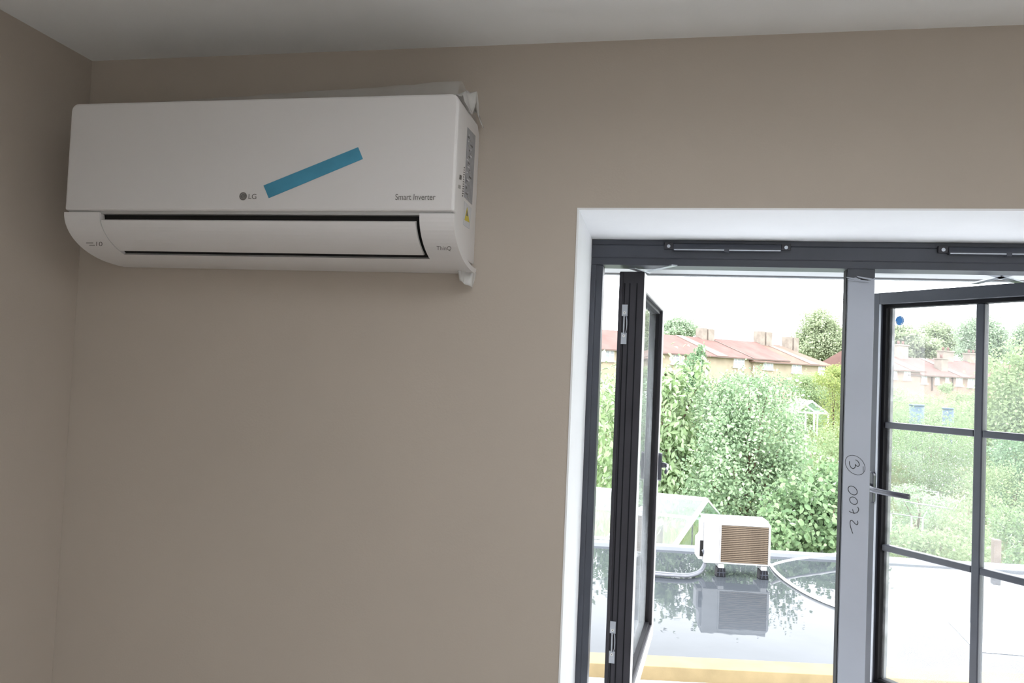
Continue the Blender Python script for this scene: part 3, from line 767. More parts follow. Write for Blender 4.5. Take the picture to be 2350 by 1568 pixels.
# ================================================================== GLASS HOUSE BESIDE THE ROOF
gh = empty('greenhouse', (-.6, 10.3, -3.1), 'large aluminium greenhouse with pitched glass roof left of the outdoor unit', 'greenhouse')
ap = PY(1622, 1147, 10.6)                     # gable apex
nl = PY(1546, 1256, 9.45)                     # near lower end of the gable rafter
fl = PY(1664, 1206, 11.75)
fl.z = nl.z; 
run = PY(1508, 1123, 10.75) - ap              # along the ridge, to the left
run.z = 0; run.y = .12; run = run.normalized() * 3.9
def beam(name, p, q, w_, mt, parent):
    p, q = Vector(p), Vector(q); d_ = (q - p).normalized(); a = d_.cross(Vector((0, 0, 1)))
    if a.length < .01: a = Vector((1, 0, 0))
    a = a.normalized() * w_; b_ = d_.cross(a).normalized() * w_
    return MB().prism([p - a - b_, p + a - b_, p + a + b_, p - a + b_], q - p).build(name, mt, parent)
beam('ridge_bar', ap, ap + run, .028, M['pvc'], gh)
beam('eave_bar', nl, nl + run, .022, M['pvc'], gh); beam('eave_bar', fl, fl + run, .022, M['pvc'], gh)
npan = 4
for i in range(npan + 1):
    o_ = run * (i / npan); w_ = .026 if i in (0, npan) else .010
    beam('rafter', ap + o_, nl + o_, w_, M['pvc'], gh); beam('rafter', ap + o_, fl + o_, w_ * .6, M['pvc'], gh)
def quad(name, p, mt, parent):
    P = [Vector(x) for x in p]; n_ = (P[1] - P[0]).cross(P[2] - P[0]).normalized() * .004
    return MB().prism([x - n_ / 2 for x in P], n_).build(name, mt, parent)
for i in range(npan):
    a, b_ = run * (i / npan), run * ((i + 1) / npan)
    quad('roof_pane', [ap + a, nl + a, nl + b_, ap + b_], M['ghglass'], gh)
    quad('roof_pane', [ap + a, fl + a, fl + b_, ap + b_], M['ghglass'], gh)
    g0, g1 = nl + a, nl + b_
    quad('side_pane', [g0, (g0.x, g0.y, -3.0), (g1.x, g1.y, -3.0), g1], M['ghglass'], gh)
mid = (nl + fl) / 2; mid = Vector((ap.x, ap.y, nl.z))
bot = -3.0
quad('gable_pane', [ap, nl, mid], M['ghglass'], gh); quad('gable_pane', [ap, mid, fl], M['ghglass'], gh)
quad('gable_pane', [nl, (nl.x, nl.y, bot), (mid.x, mid.y, bot), mid], M['ghglass'], gh)
quad('gable_pane', [mid, (mid.x, mid.y, bot), (fl.x, fl.y, bot), fl], M['ghglass'], gh)
for p in (nl, mid, fl, nl + run, fl + run):
    beam('corner_post', (p.x, p.y, -3.1), p, .018, M['pvc'], gh)
q = ap.lerp(nl, .45)
beam('gable_bar', (q.x, q.y, bot), q, .010, M['spacer'], gh)

# ================================================================== FOLIAGE
def leaf_arrays(blobs, n, size, aspect, droop, seed, clump=0.0, nclump=60, shell=.55):
    rg = np.random.RandomState(seed)
    wts = np.array([(b[3] * b[4] * b[5]) ** (2 / 3) for b in blobs]); wts /= wts.sum()
    which = rg.choice(len(blobs), n, p=wts)
    B = np.array([b[:6] for b in blobs])
    if clump > 0:
        cd_ = rg.normal(size=(len(blobs), nclump, 3)); cd_ /= np.linalg.norm(cd_, axis=2, keepdims=True)
        cr = 1 - shell * rg.rand(len(blobs), nclump, 1) ** 1.5
        pick = rg.randint(0, nclump, n)
        base = (cd_ * cr)[which, pick]
        off = rg.normal(size=(n, 3)) * clump
        uu = base + off
    else:
        d_ = rg.normal(size=(n, 3)); d_ /= np.linalg.norm(d_, axis=1, keepdims=True)
        uu = d_ * (1 - shell * rg.rand(n, 1) ** 1.6)
    pos = B[which, :3] + uu * B[which, 3:6]
    out = uu / np.maximum(np.linalg.norm(uu, axis=1, keepdims=True), 1e-6)
    ax = out * .6 + rg.normal(size=(n, 3)) * .6; ax[:, 2] -= droop
    ax /= np.linalg.norm(ax, axis=1, keepdims=True)
    nr = out * .7 + rg.normal(size=(n, 3)) * .5; nr[:, 2] += .35
    nr -= ax * (nr * ax).sum(1, keepdims=True); nr /= np.linalg.norm(nr, axis=1, keepdims=True)
    sd = np.cross(ax, nr)
    L = size * (.65 + .7 * rg.rand(n, 1))
    return pos, ax, sd, nr, L, rg.rand(n)
def leaf_mesh(name, arr, aspect, mt, parent, fold=True):
    pos, ax, sd, nr, L, tint = arr
    n = len(pos)
    w_ = L * aspect * .5
    if fold:
        up = nr * w_ * .35
        v = np.stack([pos - ax * L * .5, pos - ax * L * .2 + sd * w_ * .85 + up, pos + ax * L * .18 + sd * w_ * .85 + up, pos + ax * L * .5 - nr * L * .08,
                      pos + ax * L * .18 - sd * w_ * .85 + up, pos - ax * L * .2 - sd * w_ * .85 + up], 1)
        idx = np.array([[0, 1, 2], [0, 2, 3], [0, 3, 4], [0, 4, 5]])
    else:
        v = np.stack([pos - ax * L * .5, pos + sd * w_, pos + ax * L * .5, pos - sd * w_], 1)
        idx = np.array([[0, 1, 2], [0, 2, 3]])
    nv, nf = v.shape[1], len(idx)
    V = v.reshape(-1, 3); c = V.mean(0)
    Fc = (np.arange(n)[:, None, None] * nv + idx[None]).reshape(-1, 3)
    me = bpy.data.meshes.new(name)
    me.vertices.add(len(V)); me.vertices.foreach_set('co', (V - c).astype(np.float32).ravel())
    me.loops.add(len(Fc) * 3); me.loops.foreach_set('vertex_index', Fc.astype(np.int32).ravel())
    me.polygons.add(len(Fc)); me.polygons.foreach_set('loop_start', np.arange(0, len(Fc) * 3, 3, dtype=np.int32))
    me.polygons.foreach_set('loop_total', np.full(len(Fc), 3, dtype=np.int32))
    me.update(calc_edges=True)
    at = me.attributes.new('tint', 'FLOAT', 'FACE'); at.data.foreach_set('value', np.repeat(tint, nf).astype(np.float32))
    me.materials.append(mt)
    o = bpy.data.objects.new(name, me); COL.objects.link(o)
    attach(o, parent, Vector(c))
    if parent is not None: o['kind'] = 'stuff'
    return o
LM = {
 'cherry': leaf_mat('cherry_leaf', (0.283, 0.401, 0.188), (0.492, 0.600, 0.387), .45, .12),
 'plum': leaf_mat('plum_leaf', (0.215, 0.314, 0.190), (0.446, 0.570, 0.363), .4, .12),
 'lime': leaf_mat('lime_leaf', (0.25, 0.32, 0.13), (0.37, 0.41, 0.16), .45),
 'mid': leaf_mat('garden_leaf', (0.235, 0.310, 0.171), (0.373, 0.454, 0.259), .42),
 'bright': leaf_mat('bright_leaf', (0.179, 0.273, 0.130), (0.294, 0.383, 0.205), .45, .1),
 'currant': leaf_mat('currant_leaf', (0.160, 0.259, 0.134), (0.320, 0.431, 0.239), .4, .12),
 'dark': leaf_mat('dark_leaf', (0.139, 0.225, 0.132), (0.265, 0.373, 0.225), .3),
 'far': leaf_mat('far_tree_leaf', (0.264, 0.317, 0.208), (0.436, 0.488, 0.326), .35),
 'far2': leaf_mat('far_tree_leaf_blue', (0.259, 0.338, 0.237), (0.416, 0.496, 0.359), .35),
 'grass': leaf_mat('tall_grass_blade', (0.17, 0.20, 0.095), (0.30, 0.31, 0.17), .45),
}
def pblob(px, py, y, rxp, rzp, ry):
    """an ellipsoid: centre under a pixel at depth y, radii in pixels (x, z) and metres (y)"""
    c = PY(px, py, y); s_ = (y + D) / F
    return (c.x, c.y, c.z, rxp * s_, ry, rzp * s_)
def tree(name, label, cat, blobs, n, size, aspect, mk, seed, droop=0.2, clump=0.22, nclump=50, single=0, group=None, trunk=.08, shell=.55, fold=True, branches=8, parts_leaf=None):
    cx = sum(b[0] for b in blobs) / len(blobs); cy = sum(b[1] for b in blobs) / len(blobs)
    zg = gz(cy)
    e = empty(name, (cx, cy, zg), label, cat, group)
    top = max(b[2] for b in blobs)
    rg = random.Random(seed)
    m_ = MB().tube(smooth([(cx, cy, zg - .1), (cx + rg.uniform(-.1, .1), cy, zg + (top - zg) * .4), (cx + rg.uniform(-.2, .2), cy, zg + (top - zg) * .7), (cx, cy, top)], 3), [trunk * (1 - .07 * i) for i in range(10)], 7)
    m_.build('trunk', M['bark'], e)
    for i in range(branches):
        b = blobs[i % len(blobs)]
        h0 = zg + (top - zg) * rg.uniform(.25, .7)
        an = rg.uniform(0, 6.28); k = rg.uniform(.5, .95)
        q = Vector((b[0] + b[3] * k * math.cos(an), b[1] + b[4] * k * math.sin(an), b[2] + b[5] * rg.uniform(-.2, .8)))
        p = Vector((cx, cy, h0)); mm = p.lerp(q, .5) + Vector((0, 0, .08 * (q - p).length))
        MB().tube([p, mm, q], [trunk * .45, trunk * .3, trunk * .1], 5).build('branch', M['bark'], e)
    arr = leaf_arrays(blobs, n, size, aspect, droop, seed, clump, nclump, shell)
    if single:
        pos, ax, sd, nr, L, tint = arr
        d_ = np.linalg.norm(pos - np.array(CAM), axis=1)
        order = np.argsort(d_); sel = order[:single]; rest = order[single:]
        a = aspect * .5
        lms = []
        for tv in (.35, .65, .95):
            lm = bpy.data.meshes.new('leaf')
            lm.from_pydata([(-.5, 0, 0), (-.22, a * .8, a * .3), (.1, a * .9, a * .3), (.5, 0, -.08), (.1, -a * .9, a * .3), (-.22, -a * .8, a * .3), (-.1, 0, 0), (.15, 0, -.01)], [],
                           [(0, 6, 1), (6, 7, 2, 1), (7, 3, 2), (0, 5, 6), (6, 5, 4, 7), (7, 4, 3)])
            lm.materials.append(LM[mk])
            at_ = lm.attributes.new('tint', 'FLOAT', 'FACE'); at_.data.foreach_set('value', [tv] * 6)
            lms.append(lm)
        for i in sel:
            o = bpy.data.objects.new('leaf', lms[int(tint[i] * 2.999)]); COL.objects.link(o)
            o.parent = e; o.matrix_parent_inverse = Matrix.Translation(-WL[e.name])
            s_ = L[i, 0]
            X, Yv, Z_ = ax[i] * s_, sd[i] * s_, nr[i] * s_
            o.matrix_basis = Matrix(((X[0], Yv[0], Z_[0], pos[i, 0]), (X[1], Yv[1], Z_[1], pos[i, 1]), (X[2], Yv[2], Z_[2], pos[i, 2]), (0, 0, 0, 1)))
        arr = tuple(x[rest] for x in arr)
    leaf_mesh('foliage', arr, aspect, LM[mk], e, fold)
    return e

# --- near the roof edge
tree('cherry_tree', 'light green cherry tree with long drooping leaves behind the left casement', 'tree',
     [pblob(1500, 1000, 13.6, 95, 150, .9), pblob(1565, 985, 13.2, 58, 125, .8), pblob(1400, 1010, 13.8, 80, 140, .9), pblob(1614, 862, 13.2, 15, 46, .25), pblob(1545, 1120, 13.1, 75, 75, .6), pblob(1532, 885, 13.2, 30, 42, .4)],
     7500, .145, .42, 'cherry', 11, droop=.75, clump=.20, nclump=46, single=260, trunk=.07)
tree('plum_bush', 'dense grey-green plum bush right behind the outdoor unit', 'bush',
     [pblob(1700, 1080, 12.2, 105, 150, 1.0), pblob(1650, 1110, 11.9, 70, 110, .8), pblob(1770, 1010, 12.6, 75, 125, .9), pblob(1690, 930, 12.6, 48, 85, .5), pblob(1745, 900, 12.6, 22, 50, .3), pblob(1800, 1130, 12.4, 70, 100, .8), pblob(1640, 960, 12.8, 45, 85, .6)],
     24000, .062, .64, 'plum', 12, droop=.1, clump=.17, nclump=70, single=260, trunk=.06, branches=16)
tree('currant_bush', 'bright green leafy bush at the roof kerb beside the mullion', 'bush',
     [pblob(1860, 1190, 9.9, 85, 75, .7), pblob(1925, 1170, 10.2, 70, 105, .7), pblob(1790, 1225, 9.7, 50, 45, .5)],
     8000, .082, .66, 'currant', 13, droop=.2, clump=.2, nclump=40, single=150, trunk=.04)
# --- middle distance
tree('conifer', 'dark bushy conifer in front of the terraced roof', 'tree', [pblob(1598, 850, 30, 26, 44, .8), pblob(1608, 815, 30, 10, 22, .4), pblob(1590, 900, 30, 40, 45, .9)], 2600, .16, .4, 'dark', 14, clump=.2, trunk=.1, branches=3)
MID = [
 ('yellow green shrub at the hipped end of the red roof', [pblob(1905, 872, 42, 30, 24, 1.2), pblob(1926, 850, 42, 18, 14, .8)], 2200, .17, 'lime'),
 ('rounded green shrub below the yellow green shrub', [pblob(1885, 895, 53, 55, 34, 1.5), pblob(1845, 885, 54, 36, 24, 1.2)], 4200, .2, 'mid'),
 ('dark green shrub under the white cottage windows', [pblob(1770, 900, 38, 62, 32, 1.4), pblob(1700, 890, 40, 50, 26, 1.4)], 3000, .17, 'dark'),
 ('pale shrub to the right of the small far greenhouse', [pblob(1935, 1030, 29, 50, 50, 1.0), pblob(1870, 1050, 28, 60, 60, 1.0)], 3200, .11, 'mid'),
 ('loose green shrub in front of the small far greenhouse', [pblob(1830, 1030, 20, 42, 40, .9), pblob(1880, 1110, 18, 60, 70, .9)], 3200, .10, 'bright'),
 ('green hedge bush seen in the gap left of the left casement', [pblob(1395, 935, 30, 45, 34, 1.5), pblob(1340, 960, 28, 60, 55, 1.5), pblob(1440, 910, 32, 60, 35, 1.5)], 3400, .14, 'bright'),
 ('pale hedge bush behind the cherry tree', [pblob(1500, 900, 45, 70, 42, 1.5), pblob(1590, 905, 45, 60, 40, 1.5)], 3000, .18, 'mid'),
 ('pale climbing shrub below the eaves seen through the upper pane', [pblob(2090, 922, 58, 62, 18, 1.5), pblob(2055, 905, 60, 24, 16, 1.5)], 2400, .24, 'mid'),
 ('green shrub before the right end of the terrace seen through the glass', [pblob(2170, 890, 66, 13, 12, .8), pblob(2220, 922, 65, 40, 18, 1.4)], 2200, .22, 'mid'),
 ('large pale tree filling the right pane', [pblob(2330, 920, 26, 70, 100, 1.8), pblob(2400, 980, 25, 100, 150, 2), pblob(2300, 1000, 27, 45, 70, 1.6)], 8000, .19, 'mid'),
 ('dark leafed shrub under the large pale tree', [pblob(2325, 1050, 23, 42, 42, 1.0)], 1600, .14, 'dark'),
 ('broad meadow shrub seen behind the right casement handle', [pblob(2130, 1040, 30, 95, 55, 2.0), pblob(2070, 1000, 34, 70, 55, 2.0), pblob(2190, 1010, 34, 70, 60, 2.0)], 6500, .15, 'bright'),
 ('low pale scrub beyond the blue water tanks', [pblob(2110, 950, 46, 80, 28, 1.8), pblob(2200, 955, 44, 60, 26, 1.8)], 3400, .2, 'mid'),
 ('dark shrub inside the white fruit cage frame', [pblob(2150, 1165, 19, 34, 26, .6), pblob(2085, 1140, 21, 40, 24, .8)], 1800, .10, 'plum'),
 ('yellow green shrub at the wooden post', [pblob(2345, 1290, 9.6, 36, 45, .3), pblob(2325, 1215, 11, 40, 40, .5)], 1800, .09, 'bright'),
 ('wide green hedge shrub left of the cherry tree, nearest of the left hedge', [pblob(1250, 1010, 24, 80, 60, 1.4), pblob(1130, 1000, 25, 80, 60, 1.4)], 3400, .14, 'mid'),
 ('wide green hedge shrub left of the cherry tree, farthest of the left hedge', [pblob(1180, 930, 44, 70, 36, 1.6), pblob(1290, 925, 46, 50, 34, 1.6)], 2600, .2, 'bright'),
 ('pale nettle patch just beyond the roof kerb behind the right casement', [pblob(2080, 1250, 13.5, 50, 36, .6), pblob(2170, 1262, 13, 60, 34, .6), pblob(2225, 1240, 14, 40, 40, .6)], 2600, .11, 'mid'),
 ('grey green scrub in the lower right pane', [pblob(2290, 1130, 22, 65, 50, 1.2), pblob(2240, 1190, 17, 60, 50, 1.0)], 3600, .10, 'mid'),
]
for i, (lab, bl, n_, sz, mk) in enumerate(MID):
    low = min(bl, key=lambda b: b[2] - b[5]); zl = low[2] - low[5] * .6; zg_ = gz(low[1])
    if zl - zg_ > .3:          # foliage goes on down to the ground
        bl = bl + [(sum(b[0] for b in bl) / len(bl), low[1], (zl + zg_) / 2, max(b[3] for b in bl) * .9, low[4], (zl - zg_) / 2 * 1.15)]
    tree('garden_shrub' if 'tree' not in lab.split()[2] else 'garden_tree', lab, 'shrub' if 'large pale tree filling' not in lab else 'tree', bl, int(n_ * 3), sz * .56, .6, mk, 30 + i, clump=.19, nclump=60, branches=3, trunk=.05, group='garden shrubs')
# --- trees behind the houses
FAR = [
 ('rounded tree behind the left chimney', [pblob(1565, 752, 105, 36, 22, 3), pblob(1550, 765, 105, 44, 20, 3)], 4200, 'far2'),
 ('tall broad tree behind the hipped end of the left terrace', [pblob(1885, 760, 100, 42, 48, 3), pblob(1865, 790, 100, 42, 36, 3), pblob(1915, 800, 100, 40, 40, 3)], 7500, 'far'),
 ('wide tree behind the right terrace near the round sticker', [pblob(2070, 780, 102, 40, 28, 3), pblob(2105, 800, 102, 48, 24, 3)], 5200, 'far'),
 ('airy tree with sky gaps above the middle chimney', [pblob(2145, 762, 124, 34, 22, 3), pblob(2165, 795, 124, 36, 26, 3)], 3000, 'far'),
 ('tall rounded tree behind the vertical glazing bar', [pblob(2235, 775, 113, 32, 40, 3), pblob(2262, 770, 112, 34, 36, 3), pblob(2255, 810, 112, 46, 26, 3)], 6500, 'far2'),
 ('distant tree at the right edge of the photo', [pblob(2345, 800, 120, 34, 32, 3), pblob(2370, 770, 120, 30, 40, 3)], 3500, 'far2'),
 ('low distant tree peeping over the left end of the roof', [pblob(1500, 765, 120, 26, 14, 2)], 1200, 'far2'),
]
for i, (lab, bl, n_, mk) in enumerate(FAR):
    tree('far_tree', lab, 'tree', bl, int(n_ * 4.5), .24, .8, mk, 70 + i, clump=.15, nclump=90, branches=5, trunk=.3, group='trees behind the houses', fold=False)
# tall grass over the meadow: nobody could count it
rg = np.random.RandomState(3)
n = 70000
yy = 9.5 + 45 * rg.rand(n) ** 1.6
xx = (-.32 + .82 * rg.rand(n)) * (yy + D)
zz = np.array([gz(a) for a in yy]) + .15
hh = (.25 + .4 * rg.rand(n))[:, None]
ax = np.stack([rg.normal(size=n) * .25, rg.normal(size=n) * .25, np.ones(n)], 1); ax /= np.linalg.norm(ax, axis=1, keepdims=True)
sd = np.stack([np.ones(n), rg.normal(size=n) * .4, np.zeros(n)], 1); sd -= ax * (sd * ax).sum(1, keepdims=True); sd /= np.linalg.norm(sd, axis=1, keepdims=True)
nr = np.cross(sd, ax)
o = leaf_mesh('tall_grass', (np.stack([xx, yy, zz], 1), ax, sd, nr, hh, rg.rand(n)), .11, LM['grass'], g, False)
setp(o, 'tall pale meadow grass')

# ================================================================== GARDEN THINGS
# small far greenhouse
c = PY(1862, 972, 48); sg = (48 + D) / F
sgh = empty('small_greenhouse', (c.x, c.y, gz(48)), 'small white framed greenhouse far off among the shrubs', 'greenhouse')
ww, ze, zr_ = 34 * sg, PY(1862, 948, 48).z, PY(1862, 921, 48).z
dl = Vector((-.3, 2.6, 0)); zg = gz(48)
fl_, fr_, fa = Vector((c.x - ww, c.y, ze)), Vector((c.x + ww, c.y, ze)), Vector((c.x, c.y, zr_))
for off in (Vector((0, 0, 0)), dl):
    for a, b_ in ((fl_, fa), (fa, fr_)): beam('rafter', a + off, b_ + off, .05, M['pvc'], sgh)
    for p in (fl_, fr_): beam('corner_post', (p.x + off.x, p.y + off.y, zg), p + off, .05, M['pvc'], sgh)
for p in (fl_, fr_, fa): beam('long_bar', p, p + dl, .05, M['pvc'], sgh)
beam('door_post', (c.x - .35, c.y, zg), (c.x - .35, c.y, ze), .04, M['pvc'], sgh); beam('door_post', (c.x + .35, c.y, zg), (c.x + .35, c.y, ze), .04, M['pvc'], sgh)
beam('tie_bar', fl_, fr_, .04, M['pvc'], sgh)
quad('roof_pane', [fl_, fa, fa + dl, fl_ + dl], M['ghglass'], sgh); quad('roof_pane', [fr_, fa, fa + dl, fr_ + dl], M['ghglass'], sgh)
quad('gable_pane', [fl_, fr_, fa], M['ghglass'], sgh)
quad('front_pane', [(fl_.x, fl_.y, zg), (c.x - .35, c.y, zg), (c.x - .35, c.y, ze), fl_], M['ghglass'], sgh)
quad('front_pane', [(fr_.x, fr_.y, zg), (c.x + .35, c.y, zg), (c.x + .35, c.y, ze), fr_], M['ghglass'], sgh)
# fruit cage of pale poles
fcg = empty('fruit_cage', tuple(PY(2150, 1200, 20))[:2] + (gz(20),), 'pale pole frame of a fruit cage seen behind the right casement handle', 'frame')
def pole(name, a, b_, r_=.022): MB().tube([a, b_], r_ * .62, 6).build(name, M['pole'], fcg)
pa, pb, pc, pd = PY(2118, 1189, 18), PY(2154, 1130, 22), PY(2190, 1170, 18), PY(2214, 1137, 22)
pole('top_pole', pa, pb); pole('top_pole', pc, pd); pole('top_pole', PY(2030, 1176, 18), pa); pole('top_pole', PY(2050, 1116, 22), pb)
pole('top_pole', PY(2090, 1154, 18), pc, .028); pole('top_pole', PY(2070, 1150, 19), PY(2186, 1168, 18)); pole('top_pole', PY(2050, 1135, 20.5), PY(2166, 1150, 20.5))
for p in (pa, pb, pc, pd, PY(2045, 1180, 18), PY(2092, 1186, 18.2)):
    pole('upright_pole', (p.x, p.y, gz(p.y)), p, .03)
# wooden post just beyond the kerb
pt, pbm = PY(2286, 1238, 8.75), PY(2282, 1330, 8.75)
MB().prism([(pt.x - .042, 8.70, -3.1), (pt.x + .042, 8.70, -3.1), (pt.x + .042, 8.79, -3.1), (pt.x - .042, 8.79, -3.1)], (0, 0, pt.z + 3.1)).build('wooden_post', M['post'], None, .006)
setp(bpy.data.objects['wooden_post'], 'weathered wooden post at the roof edge in the right pane', 'post')
# blue tanks and a fence
def tank(px, py, y, w_, h_, lab):
    p = PY(px, py, y); e = empty('water_tank', (p.x, p.y, gz(y)), lab, 'tank', 'blue water tanks')
    MB().prism([(p.x + w_ * math.cos(a), p.y + w_ * math.sin(a), gz(y)) for a in [2 * math.pi * i / 16 for i in range(16)]], (0, 0, p.z - gz(y)), True).build('barrel', M['blue'], e)
    MB().prism([(p.x + w_ * 1.06 * math.cos(a), p.y + w_ * 1.06 * math.sin(a), p.z) for a in [2 * math.pi * i / 16 for i in range(16)]], (0, 0, .08), True).build('lid', M['blue'], e)
tank(2104, 932, 40, .34, 1, 'faded blue water tank, left of the two seen through the upper pane')
tank(2176, 940, 40, .26, 1, 'faded blue water tank, right of the two seen through the upper pane')
fe = empty('garden_fence', tuple(PY(1390, 885, 52))[:2] + (gz(52),), 'pale board fence in the gap left of the left casement', 'fence')
a, b_ = PY(1330, 866, 52), PY(1450, 872, 52)
for i in range(16):
    p = a.lerp(b_, i / 16); q_ = a.lerp(b_, (i + .92) / 16)
    MB().box((p.x, p.y, gz(52) - .05), (q_.x, p.y + .03, p.z)).build('fence_board', M['fence'], fe)

# ================================================================== TERRACED HOUSES
def terrace(name, label, A_, B_, ze, zg, rise, back, parts):
    """facade from A_ to B_ (x,y); returns frame helpers"""
    A3, B3 = Vector((A_[0], A_[1], 0)), Vector((B_[0], B_[1], 0))
    u = (B3 - A3).normalized(); nn = Vector((-u.y, u.x, 0))
    if nn.y < 0: nn = -nn
    e = empty(name, tuple((A3 + B3) / 2)[:2] + (zg,), label, 'building')
    return e, A3, u, nn, (B3 - A3).length
def roof_block(e, A3, u, nn, s0, s1, ze, zg, rise, back, hip0, hip1, wall, tile, over=.35):
    def Q(s_, d_, z): p = A3 + u * s_ + nn * d_; return (p.x, p.y, z)
    MB().prism([Q(s0, 0, zg - 1), Q(s1, 0, zg - 1), Q(s1, 2 * back, zg - 1), Q(s0, 2 * back, zg - 1)], (0, 0, ze + .05 - zg + 1)).build('wall', wall, e)
    o_ = over
    v = [Q(s0 - o_, -o_, ze), Q(s1 + o_, -o_, ze), Q(s1 + o_, 2 * back + o_, ze), Q(s0 - o_, 2 * back + o_, ze), Q(s0 + hip0, back, ze + rise), Q(s1 - hip1, back, ze + rise)]
    v += [(p[0], p[1], p[2] - .12) for p in v[:4]]
    MB().add(v, [(0, 1, 5, 4), (2, 3, 4, 5), (3, 0, 4), (1, 2, 5), (0, 6, 7, 1), (1, 7, 8, 2), (2, 8, 9, 3), (3, 9, 6, 0), (6, 9, 8, 7)]).build('roof', tile, e)
    p0, p1 = Vector(Q(s0 - o_, -o_ - .08, ze - .08)), Vector(Q(s1 + o_, -o_ - .08, ze - .08))
    beam('gutter', p0, p1, .045, M['gutter'], e)
    return Q
def strip(e, Q, sa, sb, wa, back, ze, rise, mt, over=.35):
    """a slightly proud band of paler tiles from the ridge (sa) down to the eaves (sb)"""
    f_ = lambda s_, t_: Vector(Q(s_, -over + (back + over) * t_, ze + rise * t_))
    up = Vector((0, 0, .06))
    MB().prism([f_(sb, 0) + up, f_(sb + wa * 1.5, 0) + up, f_(sa + wa, 1) + up, f_(sa, 1) + up], (0, 0, -.05)).build('roof_band', mt, e)
def hwin(e, A3, u, nn, px0, py0, px1, py1, cols=3):
    p0, p1 = PP(px0, py1, A3, nn), PP(px1, py0, A3, nn)
    s0, s1 = (p0 - A3).dot(u), (p1 - A3).dot(u); z0, z1_ = p0.z, p1.z
    def R(s_, d_, z): q = A3 + u * s_ + nn * d_; return (q.x, q.y, z)
    def bx(sa, sb, za, zb_, d0, d1, name, mt, par):
        return MB().prism([R(sa, d0, za), R(sb, d0, za), R(sb, d0, zb_), R(sa, d0, zb_)], tuple(nn * (d1 - d0))).build(name, mt, par)
    w_ = bx(s0, s1, z0, z1_, -.06, .05, 'window', M['wframe'], e)
    cw = (s1 - s0) / cols
    for i in range(cols):
        for j in range(2):
            hz = (z1_ - z0); za = z0 + hz * (.07 if j == 0 else .64); zb_ = z0 + hz * (.58 if j == 0 else .94)
            bx(s0 + cw * (i + .14), s0 + cw * (i + .86), za, zb_, -.075, -.0605, 'pane', M['wpane'], w_)
    bx(s0 - .08, s1 + .08, z0 - .12, z0 - .001, -.16, .05, 'window_sill', M['wframe'], e)
def chim(e, px0, px1, pyt, pyb, dist_pt, nn, two=True, pots=True):
    p0, p1 = PP(px0, pyb, dist_pt, nn), PP(px1, pyb, dist_pt, nn); zt_ = PP((px0 + px1) / 2, pyt, dist_pt, nn).z
    w_ = (p1 - p0).length; u = (p1 - p0).normalized(); u.z = 0
    def bx(a, b_, z0, z1_, nm, mt, par, g=0.0):
        P = [p0 + u * a - nn * (.45 + g), p0 + u * b_ - nn * (.45 + g), p0 + u * b_ + nn * (.45 + g), p0 + u * a + nn * (.45 + g)]
        return MB().prism([(q.x, q.y, z0) for q in P], (0, 0, z1_ - z0)).build(nm, mt, par)
    if not pots:      # a pair of plain stacks standing side by side
        c_ = bx(0, w_ * .42, p0.z - 1.2, zt_, 'chimney', M['chimney'], e)
        bx(w_ * .48, w_, p0.z - 1.2, zt_ - .05, 'chimney', M['chimney'], e, .12)
        bx(w_ * .42, w_ * .48, p0.z - 1.2, zt_ - .12, 'chimney_joint', M['gutter'], e, -.2)
        return
    c_ = bx(0, w_, p0.z - 1.2, zt_ - .25, 'chimney', M['chimney'], e)
    bx(-.08, w_ + .08, zt_ - .25, zt_ - .1, 'chimney_cap', M['chimney'], c_, .08)
    for k in ((.25, .75) if two else (.5,)):
        q = p0 + u * (w_ * k)
        MB().tube([(q.x, q.y, zt_ - .1), (q.x, q.y, zt_ + .3)], .14, 8).build('chimney_pot', M['tile'], c_)
# left terrace
ze1 = EYE + 2.1; zg1 = -1.05
a_, b_ = PZ(1372, 799, ze1), PZ(1898, 833, ze1)
dd = (b_ - a_).normalized()
e, A3, u, nn, L_ = terrace('terraced_houses', 'long row of brick houses with red tiled roof, seen left of the mullion', (a_ - dd * 14)[:2], b_[:2], ze1, zg1, 1.8, 3.6, None)
def sof(px, py): return (PP(px, py, A3, nn) - A3).dot(u)
sp = sof(1800, 828)
Q = roof_block(e, A3, u, nn, 0, sp, ze1 - .05, zg1, 1.9, 3.6, .0, .0, M['brick'], M['tile'])
Q2 = roof_block(e, A3 - nn * .25, u, nn, sof(1725, 826), L_, ze1 - .30, zg1, 2.0, 3.7, -.1, 3.3, M['brick'], M['tile2'])
strip(e, Q, sof(1612, 775), sof(1640, 810), 1.0, 3.6, ze1 - .05, 1.9, M['verge'])
strip(e, Q2, sof(1815, 790), sof(1850, 830), .9, 3.7, ze1 - .30, 2.0, M['verge'])
strip(e, Q, sof(1690, 780), sof(1722, 815), .12, 3.6, ze1 - .05, 1.9, M['gutter'])
for w4 in ((1222, 793, 1252, 816, 3), (1300, 798, 1330, 821, 3), (1378, 804, 1409, 827, 3), (1539, 813, 1568, 834, 3), (1683, 822, 1708, 842, 3), (1751, 826, 1774, 847, 3), (1816, 836, 1839, 855, 2), (1877, 839, 1892, 858, 2), (1560, 865, 1578, 875, 2)):
    hwin(e, A3 - nn * .26 if w4[0] > 1725 else A3, u, nn, *w4)
rp = A3 + nn * 3.6
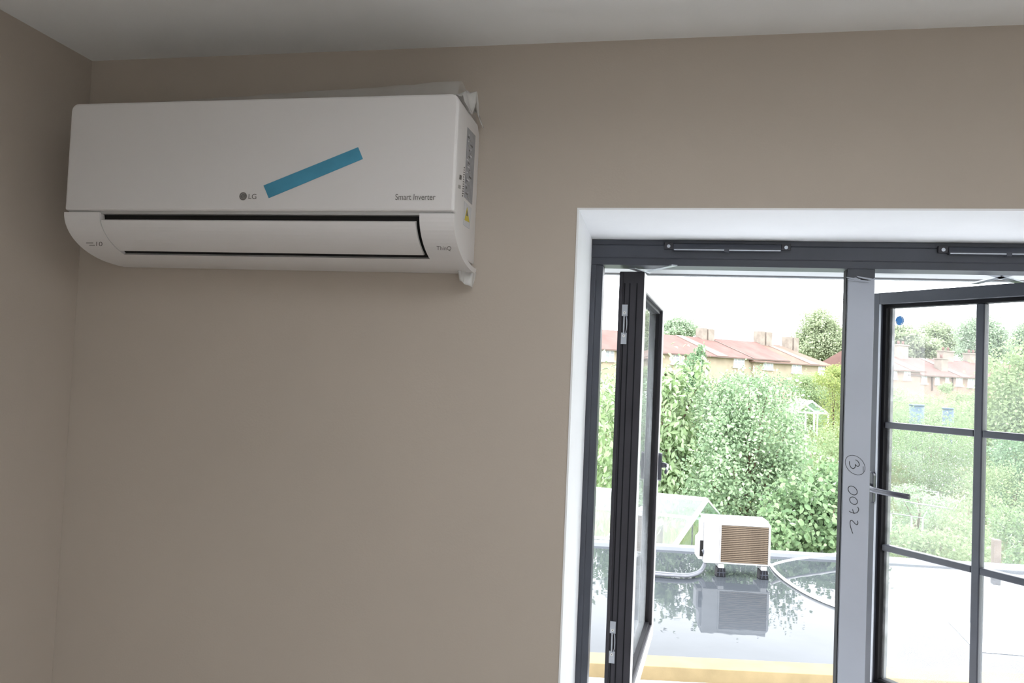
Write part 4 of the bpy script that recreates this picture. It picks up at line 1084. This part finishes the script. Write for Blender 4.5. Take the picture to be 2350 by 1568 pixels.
for c4 in ((1604, 1630, 754, 773), (1737, 1762, 761, 782), (1802, 1823, 774, 792)):
    chim(e, *c4, rp, nn, pots=False)
q = PP(1797, 834, A3, nn); q2 = PP(1797, 870, A3, nn)
beam('drain_pipe', q - nn * .1, q2 - nn * .1, .06, M['gutter'], e)
# right terrace
ze2 = EYE + 1.3; zg2 = -1.6
a_, b_ = PZ(2105, 860.5, ze2), PZ(2236, 867.2, ze2)
dd = (b_ - a_); dd.z = 0; dd.normalize()
e, A3, u, nn, L_ = terrace('terraced_houses', 'row of pale brick houses with red roof, seen through the right casement glass', (a_ - dd * 4)[:2], (b_ + dd * 14)[:2], ze2, zg2, 1.9, 3.8, None)
s1 = sof(2106, 858)
Qb = roof_block(e, A3, u, nn, s1 - 1.5, L_, ze2, zg2, 2.0, 3.8, 0, 0, M['brick_red'], M['tile'])
Qa = roof_block(e, A3 - nn * .3, u, nn, s1 - 7, s1, ze2 + .40, zg2, 2.0, 3.8, 0, 2.0, M['brick_red'], M['tile'])
strip(e, Qa, s1 - 3.0, s1 - 1.6, 1.0, 3.8, ze2 + .40, 2.0, M['verge'])
strip(e, Qb, s1 + 4.6, s1 + 6.2, .8, 3.8, ze2, 2.0, M['verge'])
for w4 in ((2046, 851, 2058, 869, 2), (2074, 853, 2089, 871, 2), (2114, 863, 2127, 880, 2), (2145, 866, 2155, 882, 2), (2169, 867, 2177, 877, 1), (2193, 868, 2208, 885, 2), (2220, 870, 2236, 888, 2)):
    hwin(e, A3 - nn * .32 if w4[0] < 2100 else A3, u, nn, *w4)
rp = A3 + nn * 3.8
for c4 in ((2056, 2077, 789, 805), (2158, 2181, 803, 821), (2218, 2238, 809, 824)):
    chim(e, *c4, rp, nn)
chim(e, 2152, 2167, 820, 848, A3 + nn * 1.2, nn, False)
for px in (2138, 2185):
    q = PP(px, 866, A3, nn); q2 = PP(px, 897, A3, nn)
    beam('drain_pipe', q - nn * .1, q2 - nn * .1, .06, M['gutter'], e)
# brick house corner peeping out left of the mullion
